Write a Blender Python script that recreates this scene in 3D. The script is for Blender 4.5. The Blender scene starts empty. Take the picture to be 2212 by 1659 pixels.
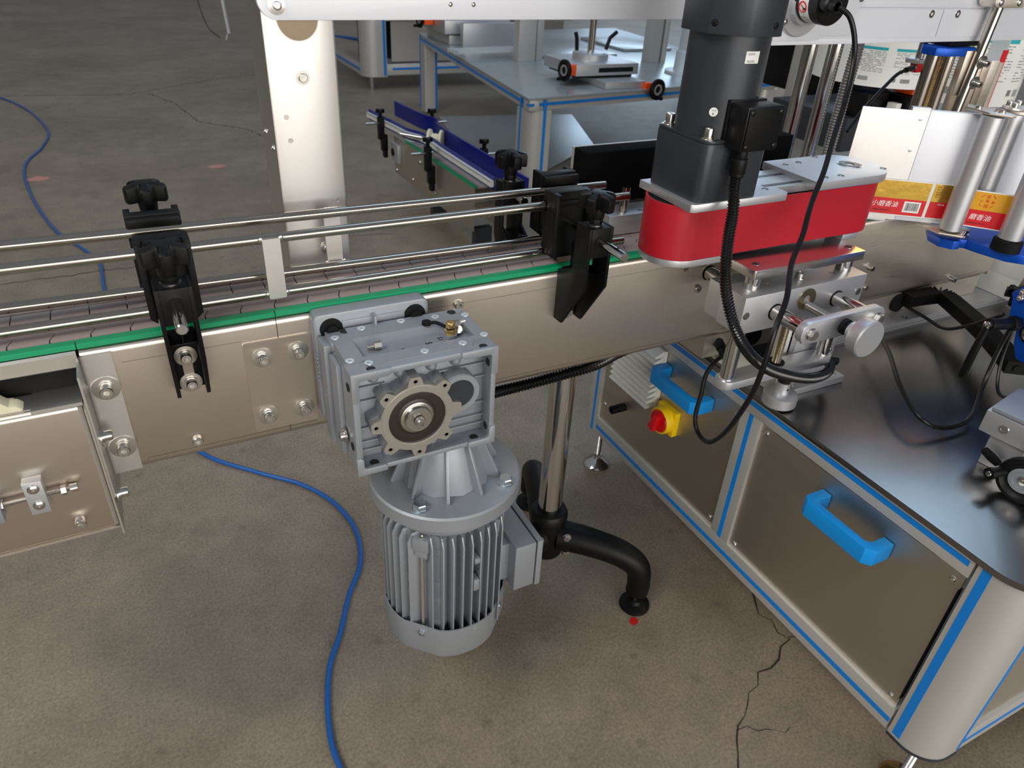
import bpy, bmesh, math, random
from mathutils import Vector, Matrix, Euler
from math import sin, cos, pi, radians

sc = bpy.context.scene
COL = sc.collection
# ------------------------------------------------------------------ camera
YAW, PITCH, ROLL = 0.50182596, 0.56540786, 0.05999064
fw = Vector((sin(YAW)*cos(PITCH), cos(YAW)*cos(PITCH), -sin(PITCH)))
rt = Vector((cos(YAW), -sin(YAW), 0.0))
up = rt.cross(fw)
r2 = rt*cos(ROLL) + up*sin(ROLL)
u2 = -rt*sin(ROLL) + up*cos(ROLL)
cam = bpy.data.objects.new('camera', bpy.data.cameras.new('camera'))
COL.objects.link(cam)
cam.matrix_world = Matrix(((r2.x, u2.x, -fw.x, 0.0), (r2.y, u2.y, -fw.y, -0.782), (r2.z, u2.z, -fw.z, 1.0958), (0, 0, 0, 1)))
cam.data.sensor_width = 36.0
cam.data.lens = 1579.0/2212.0*36.0
cam.data.clip_start = 0.02
cam.data.dof.use_dof = True
cam.data.dof.focus_distance = 1.0
cam.data.dof.aperture_fstop = 10.0
sc.camera = cam
# ------------------------------------------------------------------ light
w = bpy.data.worlds.new('world'); sc.world = w; w.use_nodes = True
nt = w.node_tree; nt.nodes.clear()
tc = nt.nodes.new('ShaderNodeTexCoord'); sx = nt.nodes.new('ShaderNodeSeparateXYZ')
rp = nt.nodes.new('ShaderNodeValToRGB'); bg = nt.nodes.new('ShaderNodeBackground'); wo = nt.nodes.new('ShaderNodeOutputWorld')
mp = nt.nodes.new('ShaderNodeMapRange'); mp.inputs[1].default_value = -1; mp.inputs[2].default_value = 1
nt.links.new(tc.outputs['Generated'], sx.inputs[0]); nt.links.new(sx.outputs[2], mp.inputs[0])
nt.links.new(mp.outputs[0], rp.inputs[0]); nt.links.new(rp.outputs[0], bg.inputs[0]); nt.links.new(bg.outputs[0], wo.inputs[0])
cr = rp.color_ramp
cr.elements[0].position = 0.46; cr.elements[0].color = (0.07, 0.066, 0.06, 1)
cr.elements[1].position = 1.0; cr.elements[1].color = (0.24, 0.27, 0.32, 1)
for p_, c_ in ((0.52, (0.10, 0.097, 0.093, 1)), (0.62, (0.20, 0.20, 0.205, 1)), (0.75, (0.21, 0.22, 0.24, 1))):
    e = cr.elements.new(p_); e.color = c_
bg.inputs[1].default_value = 1.0

def area(name, loc, aim, sx_, sy_, power, col):
    l = bpy.data.lights.new(name, 'AREA'); l.shape = 'RECTANGLE'; l.size = sx_; l.size_y = sy_; l.energy = power; l.color = col
    o = bpy.data.objects.new(name, l); COL.objects.link(o); o.location = loc
    o.rotation_euler = (Vector(aim)-Vector(loc)).to_track_quat('-Z', 'Y').to_euler()
    return o
area('doorway_daylight', (0.4, -6.4, 1.75), (0.4, 0.0, 1.2), 7.0, 3.0, 320, (1.0, 0.97, 0.92))
area('skylight_left', (-2.6, -0.9, 3.9), (0.4, 0.1, 0.3), 2.6, 1.6, 105, (1.0, 0.97, 0.92))
area('skylight_back', (3.0, 1.6, 5.2), (2.6, 3.6, 0.0), 4.0, 1.6, 70, (0.50, 0.74, 1.0))
area('rear_window', (9.5, 9.0, 3.0), (3.0, 3.0, .4), 6.0, 3.0, 170, (0.58, 0.78, 1.0))
sc.view_settings.view_transform = 'Standard'
sc.view_settings.look = 'None'
sc.view_settings.gamma = 1.0
sc.view_settings.use_curve_mapping = False
sc.view_settings.exposure = 0.0

# ------------------------------------------------------------------ materials
def new_mat(name):
    m = bpy.data.materials.new(name); m.use_nodes = True
    n = m.node_tree.nodes; b = n['Principled BSDF']
    return m, m.node_tree, b
def srgb(r, g, b):
    f = lambda c: (c/255/12.92) if c/255 <= .04045 else ((c/255+.055)/1.055)**2.4
    return (f(r), f(g), f(b), 1)
def mat(name, col, rough=0.5, metal=0.0, bump=0.0, bscale=400.0, var=0.0, vscale=12.0, brush=None, spec=0.5, aniso=0.0, tan=(1, 0, 0)):
    """procedural material: object-space noise drives colour variation, fine bump, brushed grain"""
    m, t, b = new_mat(name); L = t.links
    b.inputs['Metallic'].default_value = metal
    b.inputs['Roughness'].default_value = rough
    b.inputs['Specular IOR Level'].default_value = spec
    if aniso:
        b.inputs['Anisotropic'].default_value = aniso
        tn = t.nodes.new('ShaderNodeCombineXYZ')
        for i_ in range(3): tn.inputs[i_].default_value = tan[i_]
        L.new(tn.outputs[0], b.inputs['Tangent'])
    c = t.nodes.new('ShaderNodeTexCoord')
    n1 = t.nodes.new('ShaderNodeTexNoise'); n1.inputs['Scale'].default_value = vscale; n1.inputs['Detail'].default_value = 4
    L.new(c.outputs['Object'], n1.inputs['Vector'])
    mx = t.nodes.new('ShaderNodeMix'); mx.data_type = 'RGBA'
    k = 1-var; k2 = 1+var*0.6
    mx.inputs['A'].default_value = (col[0]*k, col[1]*k, col[2]*k, 1)
    mx.inputs['B'].default_value = (min(1, col[0]*k2), min(1, col[1]*k2), min(1, col[2]*k2), 1)
    L.new(n1.outputs['Fac'], mx.inputs['Factor']); L.new(mx.outputs['Result'], b.inputs['Base Color'])
    if brush:
        mpn = t.nodes.new('ShaderNodeMapping'); mpn.inputs['Scale'].default_value = brush
        L.new(c.outputs['Object'], mpn.inputs['Vector'])
        nb = t.nodes.new('ShaderNodeTexNoise'); nb.inputs['Scale'].default_value = 1.0; nb.inputs['Detail'].default_value = 5; nb.inputs['Roughness'].default_value = .7
        L.new(mpn.outputs[0], nb.inputs['Vector'])
        sm = t.nodes.new('ShaderNodeMapRange'); sm.inputs[1].default_value = .32; sm.inputs[2].default_value = .68; sm.inputs[3].default_value = .93; sm.inputs[4].default_value = 1.03
        L.new(nb.outputs['Fac'], sm.inputs[0])
        vm = t.nodes.new('ShaderNodeVectorMath'); vm.operation = 'SCALE'; L.new(mx.outputs['Result'], vm.inputs[0]); L.new(sm.outputs[0], vm.inputs['Scale']); L.new(vm.outputs[0], b.inputs['Base Color'])
        mr = t.nodes.new('ShaderNodeMapRange'); mr.inputs[1].default_value = .3; mr.inputs[2].default_value = .7
        mr.inputs[3].default_value = rough-0.09; mr.inputs[4].default_value = rough+0.09
        L.new(nb.outputs['Fac'], mr.inputs[0]); L.new(mr.outputs[0], b.inputs['Roughness'])
        bp = t.nodes.new('ShaderNodeBump'); bp.inputs['Strength'].default_value = 0.06; bp.inputs['Distance'].default_value = 0.0002
        L.new(nb.outputs['Fac'], bp.inputs['Height']); L.new(bp.outputs[0], b.inputs['Normal'])
    elif bump:
        nb = t.nodes.new('ShaderNodeTexNoise'); nb.inputs['Scale'].default_value = bscale; nb.inputs['Detail'].default_value = 3
        L.new(c.outputs['Object'], nb.inputs['Vector'])
        bp = t.nodes.new('ShaderNodeBump'); bp.inputs['Strength'].default_value = bump; bp.inputs['Distance'].default_value = 0.0006
        L.new(nb.outputs['Fac'], bp.inputs['Height']); L.new(bp.outputs[0], b.inputs['Normal'])
    return m

STEEL = mat('brushed_stainless', srgb(232, 222, 210), .40, 1.0, var=.08, vscale=5, brush=(14, 2600, 2600), aniso=.8)
STEELV = mat('brushed_stainless_upright', srgb(222, 219, 216), .34, 1.0, var=.06, vscale=14, bump=.12, bscale=1600)
STEELD = mat('dull_stainless', srgb(206, 199, 188), .46, 1.0, var=.10, vscale=6, brush=(1800, 14, 1800), aniso=.7, tan=(0, 1, 0))
TABLE = mat('table_sheet_steel', srgb(140, 138, 136), .26, 1.0, var=.18, vscale=5)
BOLT = mat('bolt_steel', srgb(206, 202, 196), .24, 1.0, var=.08, vscale=80)
CHROME = mat('chromed_steel', srgb(205, 203, 200), .10, 1.0, var=.04, vscale=30)
ROD = mat('polished_rod', srgb(176, 168, 156), .16, 1.0, var=.06, vscale=20)
ALU = mat('anodised_aluminium', srgb(204, 205, 208), .42, .80, bump=.10, bscale=900, var=.05, vscale=20)
ALUF = mat('frame_aluminium', srgb(205, 203, 198), .45, .55, bump=.05, bscale=900, var=.04)
ALUC = mat('cast_aluminium', srgb(156, 160, 166), .45, .45, bump=.25, bscale=1500, var=.07, vscale=40)
ALUM = mat('machined_aluminium', srgb(206, 202, 194), .34, .9, var=.05, vscale=60)
BLACK = mat('black_plastic', srgb(9, 9, 10), .46, 0, bump=.08, bscale=700, var=.2, spec=.24)
RUBBER = mat('black_rubber', srgb(12, 12, 12), .62, 0, bump=.3, bscale=300, var=.25, spec=.25)
SATINB = mat('black_satin', srgb(14, 14, 15), .34, 0, var=.1, spec=.35)
CONDUIT = mat('conduit_nylon', srgb(13, 13, 14), .24, 0, var=.1, spec=.6)
BEAMM = mat('beam_aluminium', srgb(232, 234, 240), .45, .30, bump=.06, bscale=900, var=.02)
POLAL = mat('polished_aluminium_plate', srgb(212, 208, 206), .20, .95, var=.03)
DISC = mat('stained_steel', srgb(132, 116, 96), .40, .6, var=.2, vscale=60)
THREAD = mat('oiled_spindle', srgb(188, 176, 150), .26, 1.0, var=.1, vscale=60)
DARKM = mat('dark_paint_and_recess_shade', srgb(58, 61, 66), .38, .35, bump=.10, bscale=900, var=.08)  # paint colour, reused for painted shade in screw sockets and bearing pit
FOAM = mat('black_foam', srgb(9, 9, 9), .92, 0, bump=.6, bscale=600, var=.3, spec=.1)
GREEN = mat('green_polymer', srgb(0, 150, 98), .40, 0, var=.06, bump=.04)
RED = mat('red_polyurethane', srgb(178, 22, 38), .42, 0, bump=.10, bscale=500, var=.08, vscale=20)
PLATE = mat('chain_plate_plastic', srgb(158, 143, 138), .48, 0, bump=.10, bscale=1200, var=.05, vscale=8)
WHITEP = mat('white_plastic', srgb(226, 226, 220), .45, 0, var=.04)
NYLON = mat('nylon_white', srgb(222, 216, 184), .42, 0, var=.05)
BLUEH = mat('blue_handle_plastic', srgb(0, 144, 224), .42, 0, bump=.06, bscale=900, var=.04)
BLUES = mat('blue_strip', srgb(0, 126, 214), .40, 0, var=.05)
BLUEA = mat('blue_anodised', srgb(10, 82, 190), .35, .4, var=.06)
NAVY = mat('navy_plastic', srgb(10, 26, 120), .35, 0, var=.08)
HOSE = mat('blue_hose', srgb(24, 88, 160), .38, 0, var=.05)
YELLOW = mat('yellow_plastic', srgb(248, 206, 0), .42, 0, var=.03)
REDP = mat('red_plastic', srgb(214, 14, 24), .38, 0, var=.04)
ORANGE = mat('orange_plastic', srgb(240, 84, 20), .42, 0, var=.04)
LIME = mat('lime_plastic', srgb(160, 205, 20), .42, 0, var=.04)
BRASS = mat('brass', srgb(224, 188, 120), .28, 1.0, var=.06)
PAPER = mat('white_paper', srgb(232, 233, 228), .6, 0, var=.02)
INK = mat('black_ink_and_hole_shade', srgb(24, 24, 26), .6, 0)  # print, and the black discs that stand in for shade in holes
INKG = mat('grey_ink', srgb(120, 122, 122), .6, 0)
TEAL = mat('teal_print', srgb(24, 164, 176), .6, 0)
REDINK = mat('red_print', srgb(212, 18, 30), .38, 0, var=.03)
WHITEINK = mat('white_print', srgb(240, 238, 236), .5, 0)
GOLD = mat('gold_foil', srgb(222, 182, 84), .20, .9, bump=.9, bscale=70, var=.08, vscale=30)
SEAL = mat('seal_rubber', srgb(44, 34, 30), .40, 0, var=.1)
ZINC = mat('zinc_plated', srgb(196, 204, 210), .26, 1.0, var=.06, vscale=60)
CLEAR = None
def clear_mat():
    m, t, b = new_mat('frosted_tube'); b.inputs['Base Color'].default_value = (.78, .82, .84, 1)
    b.inputs['Transmission Weight'].default_value = .55; b.inputs['Roughness'].default_value = .35
    return m
CLEAR = clear_mat()
SHEET = mat('floor_sheet_metal', srgb(176, 184, 186), .26, .55, var=.12, vscale=3, bump=.1, bscale=60)

def floor_mat():
    m, t, b = new_mat('concrete_floor'); L = t.links; N = t.nodes
    c = N.new('ShaderNodeTexCoord')
    big = N.new('ShaderNodeTexNoise'); big.inputs['Scale'].default_value = 1.4; big.inputs['Detail'].default_value = 6; big.inputs['Roughness'].default_value = .6
    mid = N.new('ShaderNodeTexNoise'); mid.inputs['Scale'].default_value = 9; mid.inputs['Detail'].default_value = 8; mid.inputs['Roughness'].default_value = .7
    fine = N.new('ShaderNodeTexNoise'); fine.inputs['Scale'].default_value = 190; fine.inputs['Detail'].default_value = 3
    sp = N.new('ShaderNodeTexVoronoi'); sp.inputs['Scale'].default_value = 42
    sp2 = N.new('ShaderNodeTexVoronoi'); sp2.inputs['Scale'].default_value = 13
    for n in (big, mid, fine, sp, sp2): L.new(c.outputs['Object'], n.inputs['Vector'])
    r1 = N.new('ShaderNodeValToRGB'); L.new(big.outputs['Fac'], r1.inputs[0])
    r1.color_ramp.elements[0].position = .32; r1.color_ramp.elements[0].color = srgb(130, 117, 100)
    r1.color_ramp.elements[1].position = .70; r1.color_ramp.elements[1].color = srgb(158, 145, 126)
    r2_ = N.new('ShaderNodeValToRGB'); L.new(mid.outputs['Fac'], r2_.inputs[0])
    r2_.color_ramp.elements[0].position = .30; r2_.color_ramp.elements[0].color = (.74, .74, .73, 1)
    r2_.color_ramp.elements[1].position = .62; r2_.color_ramp.elements[1].color = (1, 1, 1, 1)
    m1 = N.new('ShaderNodeMix'); m1.data_type = 'RGBA'; m1.blend_type = 'MULTIPLY'; m1.inputs['Factor'].default_value = 1
    L.new(r1.outputs[0], m1.inputs['A']); L.new(r2_.outputs[0], m1.inputs['B'])
    # pits: dark dots where a small voronoi cell centre is near
    r3 = N.new('ShaderNodeValToRGB'); L.new(sp.outputs['Distance'], r3.inputs[0])
    r3.color_ramp.elements[0].position = .05; r3.color_ramp.elements[0].color = (.62, .60, .57, 1)
    r3.color_ramp.elements[1].position = .13; r3.color_ramp.elements[1].color = (1, 1, 1, 1)
    m2 = N.new('ShaderNodeMix'); m2.data_type = 'RGBA'; m2.blend_type = 'MULTIPLY'; m2.inputs['Factor'].default_value = .55
    L.new(m1.outputs['Result'], m2.inputs['A']); L.new(r3.outputs[0], m2.inputs['B'])
    r4 = N.new('ShaderNodeValToRGB'); L.new(sp2.outputs['Distance'], r4.inputs[0])
    r4.color_ramp.elements[0].position = .05; r4.color_ramp.elements[0].color = (.55, .53, .50, 1)
    r4.color_ramp.elements[1].position = .16; r4.color_ramp.elements[1].color = (1, 1, 1, 1)
    m3 = N.new('ShaderNodeMix'); m3.data_type = 'RGBA'; m3.blend_type = 'MULTIPLY'; m3.inputs['Factor'].default_value = .5
    L.new(m2.outputs['Result'], m3.inputs['A']); L.new(r4.outputs[0], m3.inputs['B'])
    r5 = N.new('ShaderNodeValToRGB'); L.new(fine.outputs['Fac'], r5.inputs[0])
    r5.color_ramp.elements[0].position = .3; r5.color_ramp.elements[0].color = (.72, .71, .69, 1)
    r5.color_ramp.elements[1].position = .75; r5.color_ramp.elements[1].color = (1.14, 1.13, 1.12, 1)
    m4 = N.new('ShaderNodeMix'); m4.data_type = 'RGBA'; m4.blend_type = 'MULTIPLY'; m4.inputs['Factor'].default_value = 1
    L.new(m3.outputs['Result'], m4.inputs['A']); L.new(r5.outputs[0], m4.inputs['B'])
    L.new(m4.outputs['Result'], b.inputs['Base Color'])
    rr = N.new('ShaderNodeMapRange'); rr.inputs[3].default_value = .42; rr.inputs[4].default_value = .62
    L.new(mid.outputs['Fac'], rr.inputs[0]); L.new(rr.outputs[0], b.inputs['Roughness'])
    bp = N.new('ShaderNodeBump'); bp.inputs['Strength'].default_value = .35; bp.inputs['Distance'].default_value = .002
    L.new(mid.outputs['Fac'], bp.inputs['Height'])
    bp2 = N.new('ShaderNodeBump'); bp2.inputs['Strength'].default_value = .25; bp2.inputs['Distance'].default_value = .0008
    L.new(fine.outputs['Fac'], bp2.inputs['Height']); L.new(bp.outputs[0], bp2.inputs['Normal']); L.new(bp2.outputs[0], b.inputs['Normal'])
    return m
FLOOR = floor_mat()
CRACK = mat('crack_dirt', srgb(52, 44, 36), .9, 0)
PINK = mat('pink_paint', srgb(200, 138, 126), .6, 0, var=.2, vscale=60)
REDSPOT = mat('red_paint', srgb(196, 30, 26), .5, 0)

# ------------------------------------------------------------------ mesh builder
class MB:
    def __init__(s): s.bm = bmesh.new(); s.T = Matrix.Identity(4)
    def v(s, co): return s.bm.verts.new(s.T @ Vector(co))
    def face(s, vs):
        try: return s.bm.faces.new(vs)
        except ValueError: return None
    def box(s, x0, x1, y0, y1, z0, z1):
        c = [s.v((x, y, z)) for z in (z0, z1) for y in (y0, y1) for x in (x0, x1)]
        for f in ((0, 1, 3, 2), (4, 6, 7, 5), (0, 4, 5, 1), (2, 3, 7, 6), (0, 2, 6, 4), (1, 5, 7, 3)): s.face([c[i] for i in f])
        return s
    def prism(s, pts, a0, a1, axis='z'):
        """closed polygon pts in the plane normal to axis, extruded from a0 to a1"""
        f = {'z': lambda p, a: (p[0], p[1], a), 'y': lambda p, a: (p[0], a, p[1]), 'x': lambda p, a: (a, p[0], p[1])}[axis]
        A = [s.v(f(p, a0)) for p in pts]; B = [s.v(f(p, a1)) for p in pts]; n = len(pts)
        s.face(A); s.face(B[::-1])
        for i in range(n): s.face([A[i], A[(i+1) % n], B[(i+1) % n], B[i]])
        return s
    def frame(s, p, q, u=None):
        d = (Vector(q)-Vector(p)); L = d.length; d.normalize()
        a = Vector((0, 0, 1)) if abs(d.z) < .9 else Vector((1, 0, 0))
        if u is not None: a = Vector(u)
        x = a.cross(d).normalized(); y = d.cross(x)
        return d, x, y, L
    def cyl(s, p, q, r, seg=24, r1=None, caps=True):
        d, x, y, L = s.frame(p, q); r1 = r if r1 is None else r1
        A = [s.v(Vector(p)+(x*cos(2*pi*i/seg)+y*sin(2*pi*i/seg))*r) for i in range(seg)]
        B = [s.v(Vector(q)+(x*cos(2*pi*i/seg)+y*sin(2*pi*i/seg))*r1) for i in range(seg)]
        for i in range(seg): s.face([A[i], A[(i+1) % seg], B[(i+1) % seg], B[i]])
        if caps: s.face(A[::-1]); s.face(B)
        return s
    def lathe(s, p, d, prof, seg=28, u=None):
        """prof: list of (radius, distance along d)"""
        p = Vector(p); d, x, y, L = s.frame(p, p+Vector(d), u)
        rings = []
        for r, h in prof:
            if r < 1e-6: rings.append([s.v(p+d*h)])
            else: rings.append([s.v(p+d*h+(x*cos(2*pi*i/seg)+y*sin(2*pi*i/seg))*r) for i in range(seg)])
        for A, B in zip(rings, rings[1:]):
            for i in range(seg):
                j = (i+1) % seg
                if len(A) == 1 and len(B) == 1: continue
                if len(A) == 1: s.face([A[0], B[j], B[i]])
                elif len(B) == 1: s.face([A[i], A[j], B[0]])
                else: s.face([A[i], A[j], B[j], B[i]])
        return s
    def hexa(s, p, q, r, seg=6): return s.cyl(p, q, r, seg)
    def tube(s, pts, r, seg=10, ribs=None, caps=True):
        """round tube through points (Catmull-Rom sampled beforehand)"""
        pts = [Vector(p) for p in pts]; n = len(pts)
        prev = None; rings = []
        for i, p in enumerate(pts):
            d = (pts[min(i+1, n-1)]-pts[max(i-1, 0)]).normalized()
            if prev is None:
                a = Vector((0, 0, 1)) if abs(d.z) < .9 else Vector((1, 0, 0)); x = a.cross(d).normalized()
            else:
                x = (prev - d*prev.dot(d)).normalized()
            prev = x; y = d.cross(x)
            rr = r(i) if callable(r) else r
            rings.append([s.v(p+(x*cos(2*pi*k/seg)+y*sin(2*pi*k/seg))*rr) for k in range(seg)])
        for A, B in zip(rings, rings[1:]):
            for i in range(seg): s.face([A[i], A[(i+1) % seg], B[(i+1) % seg], B[i]])
        if caps: s.face(rings[0][::-1]); s.face(rings[-1])
        return s
    def ring(s, p, d, ro, ri, h, seg=28):
        return s.lathe(p, d, [(ri, 0), (ro, 0), (ro, h), (ri, h), (ri, 0)], seg)
    def star(s, c, z0, z1, ro, ri, n=5, ang=0.3, half=0.30):
        pts = []
        for k in range(n):
            a = ang+2*pi*k/n
            pts += [(c[0]+ro*cos(a-half), c[1]+ro*sin(a-half)), (c[0]+ro*cos(a+half), c[1]+ro*sin(a+half))]
            b = a+pi/n
            pts += [(c[0]+ri*cos(b-.22), c[1]+ri*sin(b-.22)), (c[0]+ri*cos(b+.22), c[1]+ri*sin(b+.22))]
        return s.prism(pts, z0, z1)
def knob_star(mb, c, z0, z1, ro, ri, n=5, ang=.3, half=.36):
    """five-lobed grip: flat lobe ends, concave valleys, top sloping from a raised centre"""
    P = []
    for k in range(n):
        a = ang+2*pi*k/n; b = a+pi/n
        P += [(ro*.985, a-half), (ro, a-half*.4), (ro, a+half*.4), (ro*.985, a+half), (ri*1.22, b-.16), (ri, b), (ri*1.22, b+.16)]
    lo = [mb.v((c[0]+r*cos(a)*.97, c[1]+r*sin(a)*.97, z0)) for r, a in P]; m1 = [mb.v((c[0]+r*cos(a), c[1]+r*sin(a), z0+.002)) for r, a in P]
    m2 = [mb.v((c[0]+r*cos(a), c[1]+r*sin(a), z1-.0042-.0015*(r/ro))) for r, a in P]; m3 = [mb.v((c[0]+r*.90*cos(a), c[1]+r*.90*sin(a), z1-.0030)) for r, a in P]
    q = ri*.92; m4 = [mb.v((c[0]+min(r*.9, q)*cos(a), c[1]+min(r*.9, q)*sin(a), z1)) for r, a in P]
    mb.face(lo[::-1]); mb.face(m4); N = len(P)
    for A, B in ((lo, m1), (m1, m2), (m2, m3), (m3, m4)):
        for i in range(N): mb.face([A[i], A[(i+1) % N], B[(i+1) % N], B[i]])
def bez(pts, n=8):
    """Catmull-Rom through points"""
    P = [Vector(p) for p in pts]; P = [P[0]*2-P[1]]+P+[P[-1]*2-P[-2]]; out = []
    for i in range(1, len(P)-2):
        for k in range(n):
            t = k/n; a, b, c, d = P[i-1], P[i], P[i+1], P[i+2]
            out.append(0.5*((2*b)+(c-a)*t+(2*a-5*b+4*c-d)*t*t+(3*b-a-3*c+d)*t**3))
    out.append(P[-2]); return out
def resample(pts, step):
    out = [pts[0].copy()]; acc = 0.0
    for a, b in zip(pts, pts[1:]):
        L = (b-a).length
        while acc+L >= step and L > 1e-9:
            t = (step-acc)/L; a = a.lerp(b, t); out.append(a.copy()); L = (b-a).length; acc = 0.0
        acc += L
    return out

def finish(bm, name, m, bevel=0.0, smooth=True, ang=35, weld=False):
    if weld: bmesh.ops.remove_doubles(bm, verts=bm.verts, dist=1e-6)
    bmesh.ops.recalc_face_normals(bm, faces=bm.faces)
    if bevel > 0:
        ed = [e for e in bm.edges if len(e.link_faces) == 2 and e.calc_face_angle(0) > radians(40)]
        if len(ed) < 4000:
            bmesh.ops.bevel(bm, geom=ed, offset=bevel, offset_type='OFFSET', segments=2, profile=.6, affect='EDGES', clamp_overlap=True)
    me = bpy.data.meshes.new(name); bm.to_mesh(me); bm.free()
    me.materials.append(m)
    if smooth:
        me.polygons.foreach_set('use_smooth', [True]*len(me.polygons)); me.set_sharp_from_angle(angle=radians(ang))
    return me
def wloc(o):
    v = Vector((0, 0, 0))
    while o is not None: v = v + Vector(o.location); o = o.parent
    return v
def add(name, mb, m, parent=None, bevel=0.0, label=None, ang=35, smooth=True, weld=False):
    """mesh built in world coordinates becomes object `name` under parent (parents carry no rotation)"""
    if parent is not None:
        off = wloc(parent); bmesh.ops.translate(mb.bm, verts=mb.bm.verts, vec=-off)
    me = finish(mb.bm, name, m, bevel, smooth, ang, weld)
    o = bpy.data.objects.new(name, me); COL.objects.link(o)
    if parent is not None: o.parent = parent
    if label: o['label'] = label
    return o
def thing(name, label, cat, loc=(0, 0, 0), group=None):
    o = bpy.data.objects.new(name, None); o.empty_display_size = .02; COL.objects.link(o)
    o.location = loc; o['label'] = label; o['category'] = cat
    if group: o['group'] = group
    return o
def single(name, mb, m, label, cat, group=None, **kw):
    o = add(name, mb, m, None, **kw); o['label'] = label; o['category'] = cat
    if group: o['group'] = group
    return o
CACHE = {}
def rot_to(d, spin=0.0):
    return Vector(d).to_track_quat('Z', 'Y').to_matrix().to_4x4() @ Matrix.Rotation(spin, 4, 'Z')
def inst(name, key, build, loc, d, parent, m, spin=0.0, label=None):
    """shared-mesh part: build() makes it along +Z at the origin"""
    if key not in CACHE:
        mb = MB(); build(mb); CACHE[key] = finish(mb.bm, name, m)
    o = bpy.data.objects.new(name, CACHE[key]); COL.objects.link(o); o.parent = parent
    M = rot_to(d, spin); M.translation = Vector(loc)-wloc(parent); o.matrix_local = M
    if label: o['label'] = label
    return o
def socket_head(mb, r, h, hr, z0=0.0, seg=20):
    """cylinder head with a hexagonal socket, from z0 up"""
    A = [mb.v((r*cos(2*pi*i/24), r*sin(2*pi*i/24), z0)) for i in range(24)]
    B = [mb.v((r*cos(2*pi*i/24), r*sin(2*pi*i/24), z0+h*.88)) for i in range(24)]
    C = [mb.v((r*.88*cos(2*pi*i/24), r*.88*sin(2*pi*i/24), z0+h)) for i in range(24)]
    def hx(i):
        a = 2*pi*i/24; k = cos(pi/6)/cos((a % (pi/3))-pi/6); return (hr*k*cos(a), hr*k*sin(a))
    D = [mb.v((*hx(i), z0+h)) for i in range(24)]; E_ = [mb.v((*hx(i), z0+h*.45)) for i in range(24)]
    mb.face(A[::-1])
    for P, Q in ((A, B), (B, C), (C, D), (D, E_)):
        for i in range(24): mb.face([P[i], P[(i+1) % 24], Q[(i+1) % 24], Q[i]])
    mb.face(E_)
def washer_bolt(mb, wr, hr, hh):
    mb.lathe((0, 0, 0), (0, 0, 1), [(0, 0), (wr, 0), (wr, .0012), (hr*1.25, .0016), (hr*1.25, .0032), (hr*.98, .0033)], 32)
    socket_head(mb, hr, hh, hr*.5, .003)
def bolt(loc, d, parent, wr=.0128, hr=.0062, hh=.008, spin=.2, m=None):
    key = ('wb', wr, hr, hh)
    return inst('bolt', key, lambda mb: washer_bolt(mb, wr, hr, hh), loc, d, parent, m or BOLT, spin)
def cap_screw(loc, d, parent, r=.0052, h=.006, spin=.3, name='screw', m=None):
    return inst(name, ('cs', r, h), lambda mb: socket_head(mb, r, h, r*.5), loc, d, parent, m or BOLT, spin)
def pan(mb, r, h):
    mb.lathe((0, 0, 0), (0, 0, 1), [(r, 0), (r*.97, h*.35), (r*.75, h*.8), (r*.32, h)], 20)
    mb.lathe((0, 0, 0), (0, 0, 1), [(r*.32, h), (r*.25, h*.5), (0, h*.5)], 20)
def pan_screw(loc, d, parent, r=.0042, h=.0028, m=None, name='screw'):
    return inst(name, ('ps', r, h, (m or BOLT).name), lambda mb: pan(mb, r, h), loc, d, parent, m or BOLT, .4)
def hexb(mb, r, h, wr):
    mb.lathe((0, 0, 0), (0, 0, 1), [(0, 0), (wr, 0), (wr, .0014), (r*.9, .0016)], 28)
    mb.cyl((0, 0, .0014), (0, 0, h*.85), r, 6); mb.cyl((0, 0, h*.85), (0, 0, h), r*.98, 6, r*.86)
def hex_bolt(loc, d, parent, r=.009, h=.008, wr=.0095, m=None, name='hex_bolt'):
    return inst(name, ('hb', r, h, wr, (m or BOLT).name), lambda mb: hexb(mb, r, h, wr), loc, d, parent, m or BOLT, .5)
def csk(mb, r):
    mb.lathe((0, 0, 0), (0, 0, 1), [(r, 0), (r*.97, .0005), (r*.42, .0006), (r*.42, -.0018), (0, -.0018)], 20)
def csk_screw(loc, d, parent, r=.0048, m=None):
    return inst('countersunk_screw', ('ck', r, (m or ZINC).name), lambda mb: csk(mb, r), loc, d, parent, m or ZINC)
def text(name, s, size, loc, xdir, ydir, m, parent, ext=0.0, align='LEFT', shear=0.0, bold=0.0, sx=1.0):
    """flat or embossed writing: local x along xdir, y along ydir"""
    cu = bpy.data.curves.new(name, 'FONT'); cu.body = s; cu.size = size; cu.extrude = ext; cu.align_x = align; cu.shear = shear; cu.offset = bold
    cu.resolution_u = 3
    t = bpy.data.objects.new('tmp_text', cu); COL.objects.link(t)
    dg = bpy.context.evaluated_depsgraph_get(); dg.update()
    me = bpy.data.meshes.new_from_object(t.evaluated_get(dg))
    bpy.data.objects.remove(t); bpy.data.curves.remove(cu)
    me.name = name; me.materials.clear(); me.materials.append(m)
    o = bpy.data.objects.new(name, me); COL.objects.link(o)
    X = Vector(xdir).normalized()*sx; Y = Vector(ydir).normalized(); Z = X.cross(Y).normalized()
    M = Matrix(((X.x, Y.x, Z.x, 0), (X.y, Y.y, Z.y, 0), (X.z, Y.z, Z.z, 0), (0, 0, 0, 1)))
    off = wloc(parent) if parent is not None else Vector((0, 0, 0))
    M.translation = Vector(loc)-off
    me.transform(M)
    if parent is not None: o.parent = parent
    return o

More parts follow.
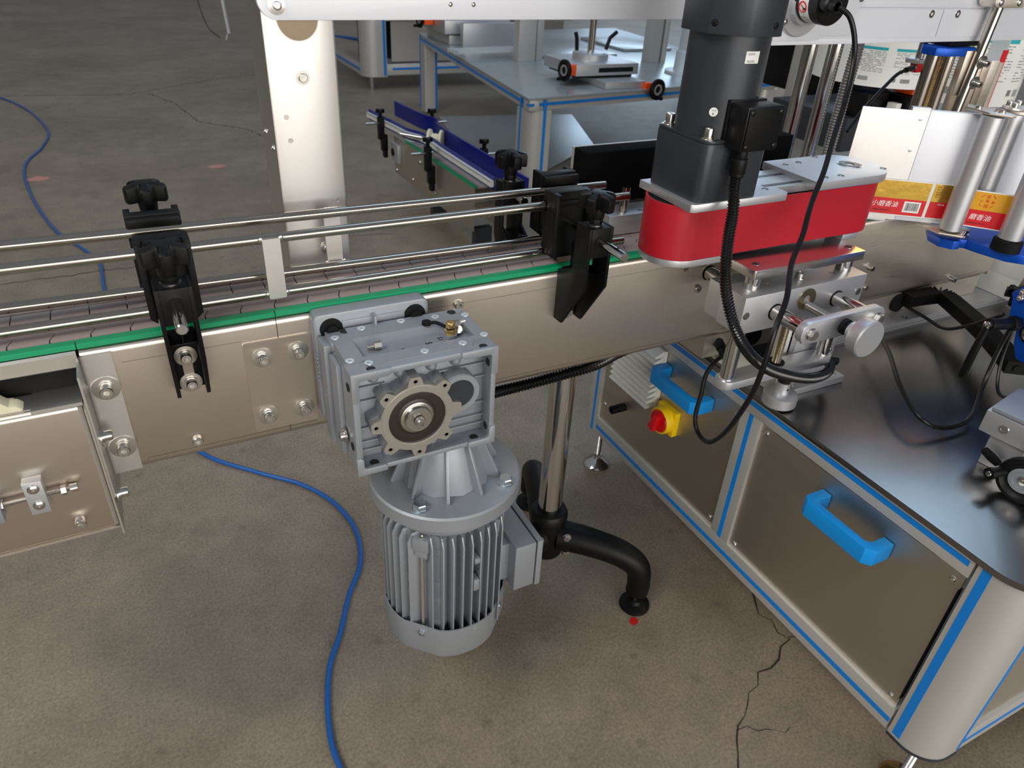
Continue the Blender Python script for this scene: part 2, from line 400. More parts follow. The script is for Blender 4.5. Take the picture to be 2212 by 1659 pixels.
# ================================================================== floor
mb = MB(); mb.box(-9, 16, -7, 18, -.05, 0)
floor = add('floor', mb, FLOOR); floor['kind'] = 'structure'
def crack(pts, wd):
    rnd = random.Random(int(pts[0][0]*1000)+7); P = [Vector((x, y, 0)) for x, y in pts]; out = []
    for a, b in zip(P, P[1:]):
        n = max(3, int((b-a).length/.022)); nrm = Vector((-(b-a).y, (b-a).x, 0)).normalized()
        for i in range(n): out.append(a.lerp(b, i/n)+nrm*rnd.uniform(-.008, .008))
    out.append(P[-1]); mb = MB(); L = []; R = []
    for i, p in enumerate(out):
        d = (out[min(i+1, len(out)-1)]-out[max(i-1, 0)]).normalized(); nrm = Vector((-d.y, d.x, 0)); ww = wd*rnd.uniform(.3, 1.3)
        L.append(mb.v((p.x+nrm.x*ww, p.y+nrm.y*ww, .0006))); R.append(mb.v((p.x-nrm.x*ww, p.y-nrm.y*ww, .0006)))
    for i in range(len(L)-1): mb.face([L[i], L[i+1], R[i+1], R[i]])
    add('crack', mb, CRACK, floor, smooth=False)
crack([(1.0, .05), (.94, -.10), (.90, -.18), (.91, -.25), (.83, -.275), (.76, -.30), (.70, -.34), (.66, -.40), (.60, -.46)], .0016)
crack([(.91, -.25), (.96, -.255)], .0008)
crack([(.70, -.34), (.74, -.37), (.78, -.38)], .0006)
crack([(-.46, 1.916), (-.2, 1.92), (-.04, 1.925), (.1, 1.95)], .0022)
crack([(.45, 1.93), (.68, 1.95), (.76, 1.955), (.9, 1.93)], .0022)
crack([(-.6, 4.95), (.1, 4.85), (.3, 5.0), (.75, 5.3), (1.3, 5.5)], .003)
crack([(.22, 4.85), (.35, 4.5), (.42, 4.0), (.65, 3.75), (.8, 3.3)], .0035)
def spot(x, y, a, b_, m, nm, rot=0):
    mb = MB(); rnd = random.Random(int(x*977)); vs = []
    for i in range(18):
        t = 2*pi*i/18; k = rnd.uniform(.8, 1.1); px, py = a*k*cos(t), b_*k*sin(t)
        vs.append(mb.v((x+px*cos(rot)-py*sin(rot), y+px*sin(rot)+py*cos(rot), .0008)))
    mb.face(vs); add(nm, mb, m, floor, smooth=False)
spot(-.376, 3.085, .050, .040, PINK, 'paint_spot')
spot(.388, 3.057, .042, .030, PINK, 'paint_spot')
spot(.6675, -.0935, .0105, .0085, REDSPOT, 'paint_spot', .4)

# ================================================================== conveyor
conv = thing('conveyor', 'long stainless steel chain conveyor with grey slat plates and green edge strip', 'conveyor', (.1, .055, .53))
def fold(yf, yb, z0, z1, r=.010, t=.0016):
    """C profile of a folded side sheet, face at yf, legs towards yb"""
    s = 1 if yb > yf else -1; o = []; i_ = []
    for k in range(6):
        a = pi/2*k/5; o.append((yf+s*(r-r*sin(a)), z1-r+r*cos(a))); i_.append((yf+s*(r-(r-t)*sin(a)), z1-r+(r-t)*cos(a)))
    for k in range(6):
        a = pi/2*k/5; o.append((yf+s*(r-r*cos(a)), z0+r-r*sin(a))); i_.append((yf+s*(r-(r-t)*cos(a)), z0+r-(r-t)*sin(a)))
    o = [(yf+s*.018, z1)]+o+[(yf+s*.018, z0)]; i_ = [(yf+s*.018, z1-t)]+i_+[(yf+s*.018, z0+t)]
    return o+i_[::-1]
for x0, x1 in ((-.086, .1142), (.1150, 1.522)):
    mb = MB(); mb.prism(fold(0, .02, .531, .6975), x0, x1, 'x'); add('side_panel', mb, STEEL, conv)
mb = MB(); mb.prism(fold(.111, .09, .531, .6975), -.086, 1.522, 'x'); add('side_panel', mb, STEEL, conv)
for x0, x1 in ((-.235, -.0872), (-.0862, .1142), (.1152, 1.50)):
    mb = MB(); z = .6975
    mb.prism([(0, z), (.0002, z+.0045), (.001, z+.0055), (.0115, z+.0055), (.0115, z)], x0, x1, 'x'); add('green_guide_strip', mb, GREEN, conv)
    mb = MB(); mb.prism([(.111, z), (.1108, z+.0045), (.110, z+.0055), (.0995, z+.0055), (.0995, z)], x0, x1, 'x'); add('far_guide_strip', mb, STEELV, conv)
# chain plates: knuckled outline, rolled front lip
def tab(y):
    if .034 < y < .042: return .0048
    if .042 <= y < .052: return -.0045
    if .052 <= y < .060: return .0048
    return 0.0
ZT = .7022
def plate_mesh(mb):
    rows = [(.0135, -.0052), (.0150, -.0018), (.0185, -.0004), (.0215, 0)]+[(y, 0) for y in (.034, .0341, .042, .0421, .052, .0521, .0599, .060, .0885, .0915)]+[(.0945, -.0006), (.0972, -.0030)]
    W = .0381-.0013; pts = []
    for y, dz in rows:
        t = tab(y+.00001)
        pts.append((mb.v((t, y, ZT+dz)), mb.v((W+t, y, ZT+dz)), mb.v((t, y, ZT-.0075)), mb.v((W+t, y, ZT-.0075))))
    for a, b in zip(pts, pts[1:]):
        mb.face([a[0], a[1], b[1], b[0]]); mb.face([a[2], b[2], b[3], a[3]]); mb.face([a[0], b[0], b[2], a[2]]); mb.face([a[1], a[3], b[3], b[1]])
    for e in (pts[0], pts[-1]): mb.face([e[0], e[1], e[3], e[2]])
mb = MB(); plate_mesh(mb)
pm = finish(mb.bm, 'chain_plate', PLATE, ang=20)
NPL = 46
for i in range(NPL):
    o = bpy.data.objects.new('chain_plate', pm); COL.objects.link(o); o.parent = conv
    o.location = Vector((.157-.0381*10+.0381*i, 0, 0))-wloc(conv)
mb = MB(); mb.box(-.22, 1.5, .017, .094, .655, .692); add('wear_rail', mb, RUBBER, conv)
# splice plate and its bolts
def rrect(x0, x1, z0, z1, r, n=4):
    P = []
    for cx, cz, a0 in ((x1-r, z1-r, 0), (x0+r, z1-r, 1), (x0+r, z0+r, 2), (x1-r, z0+r, 3)):
        for k in range(n+1):
            a = pi/2*(a0+k/n); P.append((cx+r*cos(a), cz+r*sin(a)))
    return P
mb = MB(); mb.prism(rrect(.0735, .1495, .5475, .6705, .003), -.0026, -.0001, 'y'); sp = add('splice_plate', mb, STEEL, conv)
for x, z in ((.0935, .6495), (.1345, .6500), (.0905, .5690), (.1340, .5685)): bolt((x, -.0026, z), (0, -1, 0), conv, .0125, .0060, .0085)
for x0, x1, z in ((-.05, .0735, .6735), (.30, .78, .6735), (-.05, .148, .5435), (.30, .74, .5435), (.79, 1.5, .5435)):
    mb = MB(); mb.box(x0, x1, -.0002, .0002, z, z+.00025); add('scribe_line', mb, CRACK, conv, smooth=False)
# end bracket: angle strip, outward flange
mb = MB(); r = .004; A = []
mb.prism([(-.057, -.0001), (-.057, -.0026), (-.0835, -.0026), (-.0862, -.0042), (-.0872, -.0075), (-.0872, -.046), (-.0892, -.046), (-.0892, -.006), (-.088, -.0015), (-.085, -.0001)], .5335, .6895, 'z')
add('end_bracket', mb, STEELV, conv)
for z in (.6475, .5690): bolt((-.0705, -.0026, z), (0, -1, 0), conv, .0142, .0068, .0090)
for z, y in ((.5965, -.0165), (.5240, -.0270)): bolt((-.0872, y, z), (1, 0, 0), conv, .0110, .0056, .0085)
cap_screw((.0065, 0, .5545), (0, -1, 0), conv, .0062, .0075)
cap_screw((.343, 0, .6730), (0, -1, 0), conv, .0060, .0055)
cap_screw((.710, 0, .6700), (0, -1, 0), conv, .0055, .0065)
cap_screw((.745, 0, .6290), (0, -1, 0), conv, .0060, .0050)
cap_screw((1.400, 0, .5420), (0, -1, 0), conv, .0055, .0120)
cap_screw((1.140, 0, .6050), (0, -1, 0), conv, .0055, .0100)
cap_screw((1.146, 0, .5650), (0, -1, 0), conv, .0055, .0060)
# end plate of the right panel
mb = MB(); mb.box(1.522, 1.526, .0, .111, .531, .697); add('end_cap', mb, STEELD, conv)
# lower box section hanging under the right hand part
mb = MB(); mb.prism([(.004, .531), (.004, .4905), (.107, .4905), (.107, .531)], .79, 1.508, 'x'); add('cable_duct', mb, STEELD, conv)
mb = MB(); mb.cyl((.893, .0045, .515), (.893, -.003, .515), .0175, 28); add('duct_plug', mb, RUBBER, conv)
mb = MB(); mb.cyl((1.262, .0045, .512), (1.262, -.003, .512), .0175, 28); add('duct_plug', mb, RUBBER, conv)

# ---- lower left section with tensioner
low = thing('conveyor_end_section', 'lower stainless conveyor section with chain tensioner bolted to the left end', 'conveyor', (-.3, .02, .483))
mb = MB(); mb.prism(fold(-.035, .0, .483, .653, .007), -.46, -.098, 'x'); add('side_panel', mb, STEEL, low)
mb = MB()
pr = [(-.098, -.035), (-.094, -.034), (-.0918, -.031), (-.0912, -.026), (-.0912, .10), (-.0935, .10), (-.0935, -.025), (-.0945, -.030), (-.097, -.0325), (-.098, -.0328)]
mb.prism(pr, .487, .650, 'z'); add('end_fold', mb, STEELV, low)
mb = MB(); mb.box(-.0915, -.0895, -.046, .10, .480, .6525); add('end_flange', mb, STEELD, low)
mb = MB(); mb.box(-.46, -.1385, -.030, .0, .6535, .6550); mb.box(-.1385, -.0925, -.034, .03, .6505, .6545)
add('top_fold', mb, STEELV, low)
mb = MB(); mb.prism([(-.0005, .6965), (-.0030, .694), (-.0030, .6790), (-.0015, .6775), (.0, .6790), (.0, .6965)], -.46, -.0885, 'x'); add('strip_carrier', mb, ALUM, low)
mb = MB(); mb.box(-.46, -.0900, .003, .006, .640, .6785); add('skirt', mb, RUBBER, low)
mb = MB(); mb.box(-.46, -.0885, .045, .050, .56, .69); mb.box(-.0925, -.0885, .0, .10, .652, .695); add('inner_wall', mb, RUBBER, low)
mb = MB()   # nylon sprocket tips seen at the left edge
P = []
for k in range(48):
    a = 2*pi*k/48; rr = .040+.0060*abs(sin(a*6+.5))
    P.append((-.181+rr*cos(a), .628+rr*sin(a)))
mb.prism(P, -.029, -.012, 'y'); mb.prism([(-.181+.85*(p[0]+.181), .628+.85*(p[1]-.628)) for p in P], -.012, .0, 'y')
add('sprocket', mb, NYLON, low, bevel=.0015)
cap_screw((-.1290, -.035, .5050), (0, -1, 0), low, .0062, .0090)
mb = MB(); mb.box(-.1665, -.1485, -.048, -.0352, .5370, .5785); blk = add('tensioner_block', mb, ALU, low, bevel=.0008)
for z in (.5700, .5485): pan_screw((-.1575, -.048, z), (0, -1, 0), low, .0058, .0022)
def thread(mb, p, q, r, pitch, seg=14):
    p = Vector(p); q = Vector(q); d, x, y, L = mb.frame(p, q); n = int(L/pitch*2); rings = []
    for i in range(n+1):
        h = L*i/n; rr = r if i % 2 else r*.84
        rings.append([mb.v(p+d*h+(x*cos(2*pi*k/seg)+y*sin(2*pi*k/seg))*rr) for k in range(seg)])
    for A, B in zip(rings, rings[1:]):
        for k in range(seg): mb.face([A[k], A[(k+1) % seg], B[(k+1) % seg], B[k]])
    mb.face(rings[0][::-1]); mb.face(rings[-1])
mb = MB(); thread(mb, (-.205, -.0415, .5545), (-.126, -.0415, .5565), .0026, .0012); add('tensioner_screw', mb, BOLT, low)
mb = MB(); mb.cyl((-.135, -.0415, .5560), (-.130, -.0415, .5561), .0056, 6); add('nut', mb, BOLT, low)
mb = MB(); mb.cyl((-.1265, -.0415, .5563), (-.1195, -.0415, .5565), .0045, 18); add('screw_head', mb, BOLT, low)
mb = MB(); mb.cyl((-.194, -.0415, .5547), (-.188, -.0415, .5548), .0060, 6); add('nut', mb, BOLT, low)
mb = MB(); mb.box(-.24, -.190, -.051, -.0352, .5390, .5640); add('bearing_block', mb, ALUC, low, bevel=.0008)
mb = MB(); mb.box(-.46, -.0935, -.0350, .10, .4815, .4835); add('bottom_sheet', mb, STEELD, low)

# ================================================================== guide rails
def rail(name, label, yr, zu, zl, x0, x1u, x1l, tie, ysgn, grp, tl):
    t = thing(name, label, 'guide rail', (.25, yr, zl[0]), None)
    for (za, zb), x1 in ((zu, x1u), (zl, x1l)):
        mb = MB(); mb.lathe((x0, yr, za), Vector((x1-x0, 0, zb-za)).normalized(), [(0, 0), (.0059, 0), (.0059, x1-x0-.001), (.0049, x1-x0), (0, x1-x0)], 20)
        add('rod', mb, ROD, t)
    mb = MB(); yy = yr+ysgn*.0072
    za = zl[0]+(zl[1]-zl[0])*.36-.0045; zb = zu[0]+(zu[1]-zu[0])*.36+.0015
    mb.prism(rrect(tie, tie+.0195, za, zb, .002), yy-.002, yy+.002, 'y'); add('tie_strip', mb, STEELV, t, smooth=False)
    mb = MB()
    for zc in (za+.004, zb-.002):
        for s in (-1, 1): mb.lathe((tie+.010+s*.011, yr+ysgn*.005, zc), (0, 1, .2), [(0, -.003), (.0035, -.001), (.0035, .001), (0, .003)], 8)
    add('weld_bead', mb, BOLT, t)
    return t
rail('guide_rail', 'front pair of polished steel guide rods along the chain, nearer the camera', .030, (.7825, .7790), (.7150, .7135), -.50, .613, .613, .1145, -1, None, 0)
rail('guide_rail', 'rear pair of polished steel guide rods along the chain, in front of the tall post', .080, (.7895, .7805), (.7225, .7090), -.50, .606, .606, .2000, 1, None, 0)

# ================================================================== rail clamps
def clamp(label, x0, hx0, hx1, front=True, ka=.3):
    """arm on the side panel, knob, cross rod and rail head"""
    Y = (lambda y: y) if front else (lambda y: .111-y)
    t = thing('rail_clamp', label, 'clamp', (x0+.0175, Y(-.02), .627), None)
    web = [(Y(y), z) for y, z in ((0, .6265), (0, .7000), (-.034, .7150), (-.036, .7790), (-.0675, .7790), (-.0675, .6980), (-.0190, .6270))]
    if not front: web = [(Y(y), z) for y, z in ((0, .6265), (0, .7000), (-.024, .7150), (-.024, .7790), (-.0475, .7790), (-.0475, .6980), (-.0190, .6270))]
    ya, yb = (-.0675, -.0365) if front else (-.0475, -.0245)
    mb = MB(); mb.prism(web, x0, x0+.0042, 'x'); mb.prism(web, x0+.0308, x0+.035, 'x')
    y0, y1 = sorted((Y(ya+.0004), Y(yb))); mb.box(x0+.004, x0+.031, y0, y1, .7400, .7786)
    y0, y1 = sorted((Y(-.0001), Y(-.0040))); mb.box(x0+.004, x0+.031, y0, y1, .6290, .7000)
    y0, y1 = sorted((Y(-.040), Y(-.003)))
    mb.box(x0+.004, x0+.031, y0, y1, .7020, .7045); mb.box(x0+.0165, x0+.0185, y0, y1, .7045, .7400)
    add('bracket_arm', mb, BLACK, t, bevel=.0006)
    if front:
        for z in (.6710, .6365): bolt((x0+.0172, -.0045, z), (0, -1, 0), t, .0120, .0058, .0070)
        mb = MB(); mb.box(x0+.012, x0+.0225, -.0046, -.0042, .6430, .6640); add('slot_plate', mb, STEEL, t)
    yk = Y(-.051) if front else Y(-.036); xk = x0+.0172
    mb = MB(); mb.lathe((xk, yk, .7787), (0, 0, 1), [(.0096, 0), (.0096, .0014), (0, .0014)], 24); add('washer', mb, BOLT, t)
    mb = MB()
    mb.cyl((xk, yk, .7800), (xk, yk, .7875), .0090, 8); mb.cyl((xk, yk, .7875), (xk, yk, .8010), .0098, 20, .0112)
    knob_star(mb, (xk, yk), .7990, .8205, .0236, .0100, 5, ka, .25)
    add('star_knob', mb, BLACK, t, bevel=.0004)
    y0, y1 = (-.1215, .012) if front else (.040, .20)
    yA, yB = (Y(.012), Y(-.1215)) if front else (Y(.012), Y(-.060))
    mb = MB(); mb.lathe((xk, yA, .7615), (0, -1 if front else 1, 0), [(0, 0), (.0056, 0), (.0056, abs(yB-yA)-.001), (.0046, abs(yB-yA)), (0, abs(yB-yA))], 20); add('cross_rod', mb, CHROME, t)
    if front:
        mb = MB(); mb.ring((xk, -.0672, .7615), (0, -1, 0), .0078, .0056, .0008, 24); add('bore', mb, RUBBER, t)
        mb = MB(); mb.cyl((xk+.0005, -.104, .7665), (xk+.0005, -.104, .76725), .0017, 12); add('pin_hole', mb, RUBBER, t)
    # head
    z0, z1 = .7120, .8020
    def yr_(a, b_): return sorted((Y(a), Y(b_)))
    mb = MB(); y0, y1 = yr_(.010, .0235)
    mb.prism([(hx0, z0+.006), (hx0+.006, z0), (hx1-.006, z0), (hx1, z0+.006), (hx1, z1), (hx0, z1)], y0, y1, 'y')
    y0, y1 = yr_(-.002, .012)
    mb.prism([(hx0, z0+.006), (hx0+.007, z0), (hx0+.007, z1), (hx0, z1)], y0, y1, 'y')
    mb.prism([(hx1, z0+.006), (hx1-.007, z0), (hx1-.007, z1), (hx1, z1)], y0, y1, 'y')
    y0, y1 = yr_(.004, .012); mb.box(hx0+.006, hx1-.006, y0, y1, z1-.018, z1-.010)
    y0, y1 = yr_(.0235, .0335)
    mb.box(hx0+.001, hx1-.001, y0, y1, .7865 if front else .7880, .8000); mb.box(hx0+.001, hx1-.001, y0, y1, z0+.0095, z0+.0150) if not front else None
    mb.box(hx0+.001, hx1-.001, y0, y1, .7205 if front else .7290, .7730 if front else .7800)
    add('rail_head', mb, BLACK, t, bevel=.0010)
    return t
clamp('black rail clamp with star knob at the left front, two washered bolts below', -.0040, -.0125, .0405, True, .95)
clamp('black rail clamp with star knob at the right front, beside the red belt unit', .4890, .4780, .5360, True, 1.25)
clamp('black rail clamp behind the chain at the left, knob against the concrete floor', -.0060, -.0165, .0405, False, .95)
clamp('black rail clamp behind the chain at the right, in front of the background frame', .4690, .5040, .5600, False, .95)

# ================================================================== post and beams
post = thing('beam_post', 'tall satin stainless post standing behind the chain, carrying the overhead beam', 'post', (.198, .13, .53))
mb = MB(); x0, x1, ya, yb = .1575, .2375, .1120, .1900; t_ = .002
mb.prism([(x0, yb), (x0, ya+.003), (x0+.001, ya+.0008), (x0+.003, ya), (x1-.003, ya), (x1-.001, ya+.0008), (x1, ya+.003), (x1, yb), (x1-t_, yb), (x1-t_, ya+.0035), (x1-.0035, ya+t_), (x0+.0035, ya+t_), (x0+t_, ya+.0035), (x0+t_, yb)], .560, 1.14, 'z')
add('post_body', mb, STEELV, post)
mb = MB(); mb.lathe((.1965, .1119, .9930), (0, -1, 0), [(0, 0), (.0222, 0), (.0222, .0003), (0, .0003)], 40); add('hole_disc', mb, DISC, post, label='brown round disc behind the hole')
mb = MB(); mb.ring((.1965, .1119, .9930), (0, -1, 0), .0232, .0222, .0006, 40); add('hole_rim', mb, STEELD, post)
cap_screw((.1965, .1117, .9325), (0, -1, 0), post, .0050, .0035)
mb = MB(); mb.ring((.1965, .1119, .9325), (0, -1, 0), .0078, .0052, .0012, 28); add('washer', mb, BOLT, post)
bolt((.2070, .1118, .7270), (0, -1, 0), post, .0088, .0050, .0020, m=BOLT)
for x, z in ((.1735, .8905), (.1755, .8640), (.2250, .7870)):
    mb = MB(); mb.lathe((x, .1119, z), (0, -1, 0), [(0, 0), (.0030, 0), (.0030, .0004), (.0016, .0004), (.0016, .0001), (0, .0001)], 16); add('rivet', mb, BOLT, post)
for y, z in ((.160, .8640), (.122, .8540)): pan_screw((.1575, y, z), (-1, 0, 0), post, .0042, .0035)
beam = thing('overhead_beam', 'long pale aluminium plate beam running overhead across the top of the picture', 'beam', (.45, .106, .992))
mb = MB(); z0, z1 = .9920, 1.0560; x0, x1 = .1545, .90; r = .020; P = []
for cx, cz, a0 in ((x0+r, z1-r, 1), (x0+r, z0+r, 2)):
    for k in range(9):
        a = pi/2*(a0+k/8); P.append((cx+r*cos(a), cz+r*sin(a)))
P += [(x1, z0), (x1, z1)]
mb.prism(P, .1030, .1110, 'y'); add('beam_plate', mb, BEAMM, beam, bevel=.0008)
bolt((.1740, .1030, 1.0065), (0, -1, 0), beam, .0092, .0046, .0030)
for x in (.3735, .4030): pan_screw((x, .1030, 1.0085), (0, -1, 0), beam, .0026, .0012)
beam2 = thing('profile_beam', 'wide grooved aluminium beam at the upper right, behind the black encoder', 'beam', (1.2, .12, .961))
mb = MB(); mb.box(.86, 1.262, .1040, .150, .9640, 1.0060); mb.box(1.2640, 1.80, .1040, .150, .9640, 1.0060); add('cover_plate', mb, BEAMM, beam2)
mb = MB(); mb.box(.86, 1.80, .1055, .150, .9560, .9640); mb.box(.86, 1.80, .1070, .150, 1.0060, 1.0075); mb.box(.86, 1.8, .1045, .150, 1.0080, 1.0700); mb.box(.87, 1.80, .150, .165, .9560, .990); add('beam_profile', mb, BEAMM, beam2, bevel=.0005)
for x in (1.2350, 1.3020): 
    inst('countersunk_screw', ('ckb',), lambda mb: csk(mb, .0062), (x, .1038, .9990), (0, -1, 0), beam2, BOLT)
mb = MB(); mb.prism([(.80, .9625), (.975, .9625), (.984, .9640), (.984, .9685), (1.050, .9685), (1.050, 1.005), (1.057, 1.010), (1.060, 1.016), (1.060, 1.07), (.80, 1.07)], .0990, .1040, 'y'); add('mounting_plate', mb, BEAMM, beam2, bevel=.0008)
pan_screw((1.0530, .0990, 1.0210), (0, -1, 0), beam2, .0055, .0030)

# ================================================================== grey hypoid gear motor under the conveyor
PAPERM = mat('bright_zinc', srgb(225, 232, 238), .35, .5)
gm = thing('gear_motor', 'large grey cast gear motor hanging from the front of the conveyor', 'gear motor', (.25, -.08, .205))
# mounting plate on the panel
mb = MB(); mb.prism(rrect(.1520, .2930, .5560, .7010, .008), -.0220, -.0003, 'y'); add('mounting_plate', mb, ALUC, gm, bevel=.0022)
for x, z in ((.172, .682), (.275, .682), (.172, .572)):
    mb = MB(); mb.lathe((x, -.022, z), (0, -1, 0), [(0, 0), (.0135, 0), (.0135, .0018), (.0070, .0022), (.0070, .009), (0, .009)], 28); add('bolt', mb, RUBBER if z > .6 else BOLT, gm)
mb = MB()
for x, y, zz in ((.2210, -.026, .690),): mb.box(x, x+.003, -.034, -.022, .660, .694)
mb.box(.185, .262, -.0235, -.022, .668, .690); add('plate_rib', mb, ALUC, gm, bevel=.0006)
X0, X1, Y0, Y1, Z0, Z1 = .1620, .3360, -.1340, -.0260, .5460, .6830
YR = -.1080   # floor of the front recess
mb = MB()
# shell: back core, side walls, top and bottom
mb.box(X0+.002, X1-.002, YR, Y1, Z0+.003, Z1-.0128); mb.box(X0+.003, X1-.003, Y1-.014, Y1, Z1-.014, Z1-.003)
mb.box(X0+.001, X0+.0085, Y0+.003, YR+.001, Z0+.001, Z1-.002); mb.box(X1-.0075, X1-.001, Y0+.003, YR+.001, Z0+.001, Z1-.002)
mb.box(X0+.002, X1-.002, Y0+.003, YR+.001, Z1-.0085, Z1-.001); mb.box(X0+.002, X1-.002, Y0+.003, YR+.001, Z0+.001, Z0+.0075)
# proud L-shaped corner pads on the front
for sx, x in ((1, X0), (-1, X1)):
    for sz, z in ((1, Z0), (-1, Z1)):
        P = [(0, 0), (.046, 0), (.046, .007), (.042, .0095), (.0105, .0095), (.0085, .012), (.0085, .034), (.006, .037), (0, .037)]
        if sz == 1: P = [(0, 0), (.036, 0), (.036, .007), (.033, .0090), (.0105, .0090), (.0085, .012), (.0085, .022), (.006, .025), (0, .025)]
        mb.prism([(x+sx*a, z+sz*b_) for a, b_ in P], Y0, Y0+.006, 'y')
# top corner pads
for x, y in ((X0, Y0), (X0, Y1-.030), (X1-.036, Y0), (X1-.036, Y1-.030)):
    mb.box(x+.0006, x+.0354, max(y, Y0+.0065), y+.030, Z1-.0130, Z1-.0015)
add('gear_housing', mb, ALUC, gm, bevel=.0014)
# ribs and posts in the recess
for z in (.666, .651, .633, .596, .577, .5650):
    for xa, xb in ((X0+.008, .206), (.268, X1-.007)):
        mb = MB(); mb.box(xa, xb, YR-.0045, YR+.001, z-.0011, z+.0011); add('housing_rib', mb, ALUC, gm, bevel=.0005)
for x in (.193, .224, .262, .292):
    mb = MB(); mb.cyl((x, YR-.0015, .6755), (x, YR-.0015, .6600), .0068, 16); mb.lathe((x, YR-.0015, .6600), (0, 0, -1), [(.0068, 0), (.0050, .0035), (0, .0050)], 16); add('screw_boss', mb, ALUC, gm)
for x in (.205, .262):
    mb = MB(); mb.cyl((x, YR-.0015, .5520), (x, YR-.0015, .5690), .0062, 16); add('screw_boss', mb, ALUC, gm)
# lobed bearing boss: polygon with 8 lobes, from the recess floor to the face
cx, cz = .2350, .6110
def lobe(ri, ro, hw, sc_=1.0):
    P = []
    for k in range(8):
        a = pi/4*k+.03; n = Vector((cos(a), sin(a))); t2 = Vector((-sin(a), cos(a)))
        a1 = math.asin(hw*1.25/ri)
        P.append((cx+ri*cos(a-a1), cz+ri*sin(a-a1)))
        for s, q in ((-1, .93), (-.72, 1), (.72, 1), (1, .93)):
            p = n*ro*q+t2*hw*s; P.append((cx+p.x, cz+p.y))
        P.append((cx+ri*cos(a+a1), cz+ri*sin(a+a1)))
        P.append((cx+ri*cos(a+pi/8), cz+ri*sin(a+pi/8)))
    return P
mb = MB(); mb.prism(lobe(.0435, .0540, .0080), YR, Y0+.0065, 'y'); add('bearing_boss', mb, ALUC, gm, bevel=.0012)
mb = MB(); P = lobe(.0442, .0545, .0075)
N = len(P); O1 = [mb.v((x, Y0+.0065, z)) for x, z in P]; O2 = [mb.v((x, Y0-.0012, z)) for x, z in P]
def angs(r, y): return [mb.v((cx+r*(p[0]-cx)/math.hypot(p[0]-cx, p[1]-cz), y, cz+r*(p[1]-cz)/math.hypot(p[0]-cx, p[1]-cz))) for p in P]
I2 = angs(.0345, Y0-.0012); I1 = angs(.0340, Y0+.0062); 
for A, B in ((O1, O2), (O2, I2), (I2, I1)):
    for i in range(N): mb.face([A[i], A[(i+1) % N], B[(i+1) % N], B[i]])
add('boss_face', mb, ALUM, gm)
mb = MB(); mb.ring((cx, Y0-.0011, cz), (0, -1, 0), .0425, .0358, .0010, 64); add('locating_ring', mb, ALUM, gm)
for k in range(1, 8):
    a = pi/4*k+.03; x, z = cx+.0490*cos(a), cz+.0490*sin(a)
    mb = MB(); mb.ring((x, Y0-.0010, z), (0, -1, 0), .0033, .0026, .0006, 18); thread(mb, (x, Y0-.0012, z), (x, Y0-.0008, z), .0026, .0004); add('tapped_hole', mb, BOLT, gm)
mb = MB(); mb.lathe((cx, Y0+.0062, cz), (0, -1, 0), [(.0345, 0), (.0345, .0048), (.0330, .0054), (.0240, .0050), (.0215, .0066), (.0195, .0066), (.0188, .0045), (0, .0045)], 64); add('shaft_seal', mb, SEAL, gm)
mb = MB(); mb.lathe((cx, Y0+.0035, cz), (0, -1, 0), [(.0200, 0), (.0200, .0040), (.0190, .0046), (.0165, .0046), (.0160, .0090), (.0150, .0100), (.0070, .0100), (.0068, .0085), (0, .0085)], 48); add('output_shaft', mb, BOLT, gm)
cap_screw((cx, Y0-.0073, cz), (0, -1, 0), gm, .0062, .0080)
# blind cover to the right
mb = MB(); c2 = (.2890, .6275); mb.cyl((c2[0], YR, c2[1]), (c2[0], Y0+.0045, c2[1]), .0255, 40); add('cover_boss', mb, ALUC, gm, bevel=.0010)
mb = MB(); mb.ring((c2[0], Y0+.0045, c2[1]), (0, -1, 0), .0250, .0185, .0012, 40); add('cover_ring', mb, ALUC, gm)
mb = MB(); mb.lathe((c2[0], Y0+.0046, c2[1]), (0, -1, 0), [(0, .0006), (.0180, .0006), (.0183, .0)], 40); add('blind_cover', mb, DARKM, gm)
# top cover plate with pocket
mb = MB(); x0, x1, y0, y1 = .1655, .3345, -.1075, -.0420; zt = Z1
ox = [(x0, y0), (.178, y0), (.186, y0-.0130), (.3085, y0-.0130), (.316, y0), (x1, y0), (x1, y1), (.316, y1), (.3085, y1+.0130), (.186, y1+.0130), (.178, y1), (x0, y1)]
px0, px1, py0, py1 = .1860, .3200, -.1000, -.0560
inn = rrect(px0, px1, py0, py1, .004, 3)
# plate as a grid: four slabs around the pocket plus floor
mb.prism([(x0, y0), (px0, y0), (px0, y1), (x0, y1)], zt-.0125, zt, 'z'); mb.prism([(px1, y0), (x1, y0), (x1, y1), (px1, y1)], zt-.0125, zt, 'z')
mb.prism([(px0, py0), (px0, y0), (.1862, y0-.0130), (.3085, y0-.0130), (.3160, y0), (px1, y0), (px1, py0)], zt-.0125, zt, 'z')
mb.prism([(px0, py1), (px1, py1), (px1, y1), (.3160, y1), (.3085, y1+.0130), (.1862, y1+.0130), (px0, y1)], zt-.0125, zt, 'z')
add('cover_plate', mb, ALUC, gm)
mb = MB(); mb.box(px0, px1, py0, py1, zt-.0126, zt-.0075); 
mb.prism([(py1, zt-.0005), (py1-.0005, zt-.0005), (py1-.0090, zt-.0076), (py1, zt-.0076)], px0, px1, 'x'); add('cover_pocket', mb, ALUC, gm)
for x, y in ((.1695, -.0470), (.1705, -.1030), (.2040, -.0360), (.2530, -.0350), (.2950, -.0400), (.3310, -.0480), (.3315, -.1020), (.1880, -.1145), (.2530, -.1130), (.3000, -.1120)):
    csk_screw((x, y, zt+.0002), (0, 0, 1), gm, .0049, PAPERM)
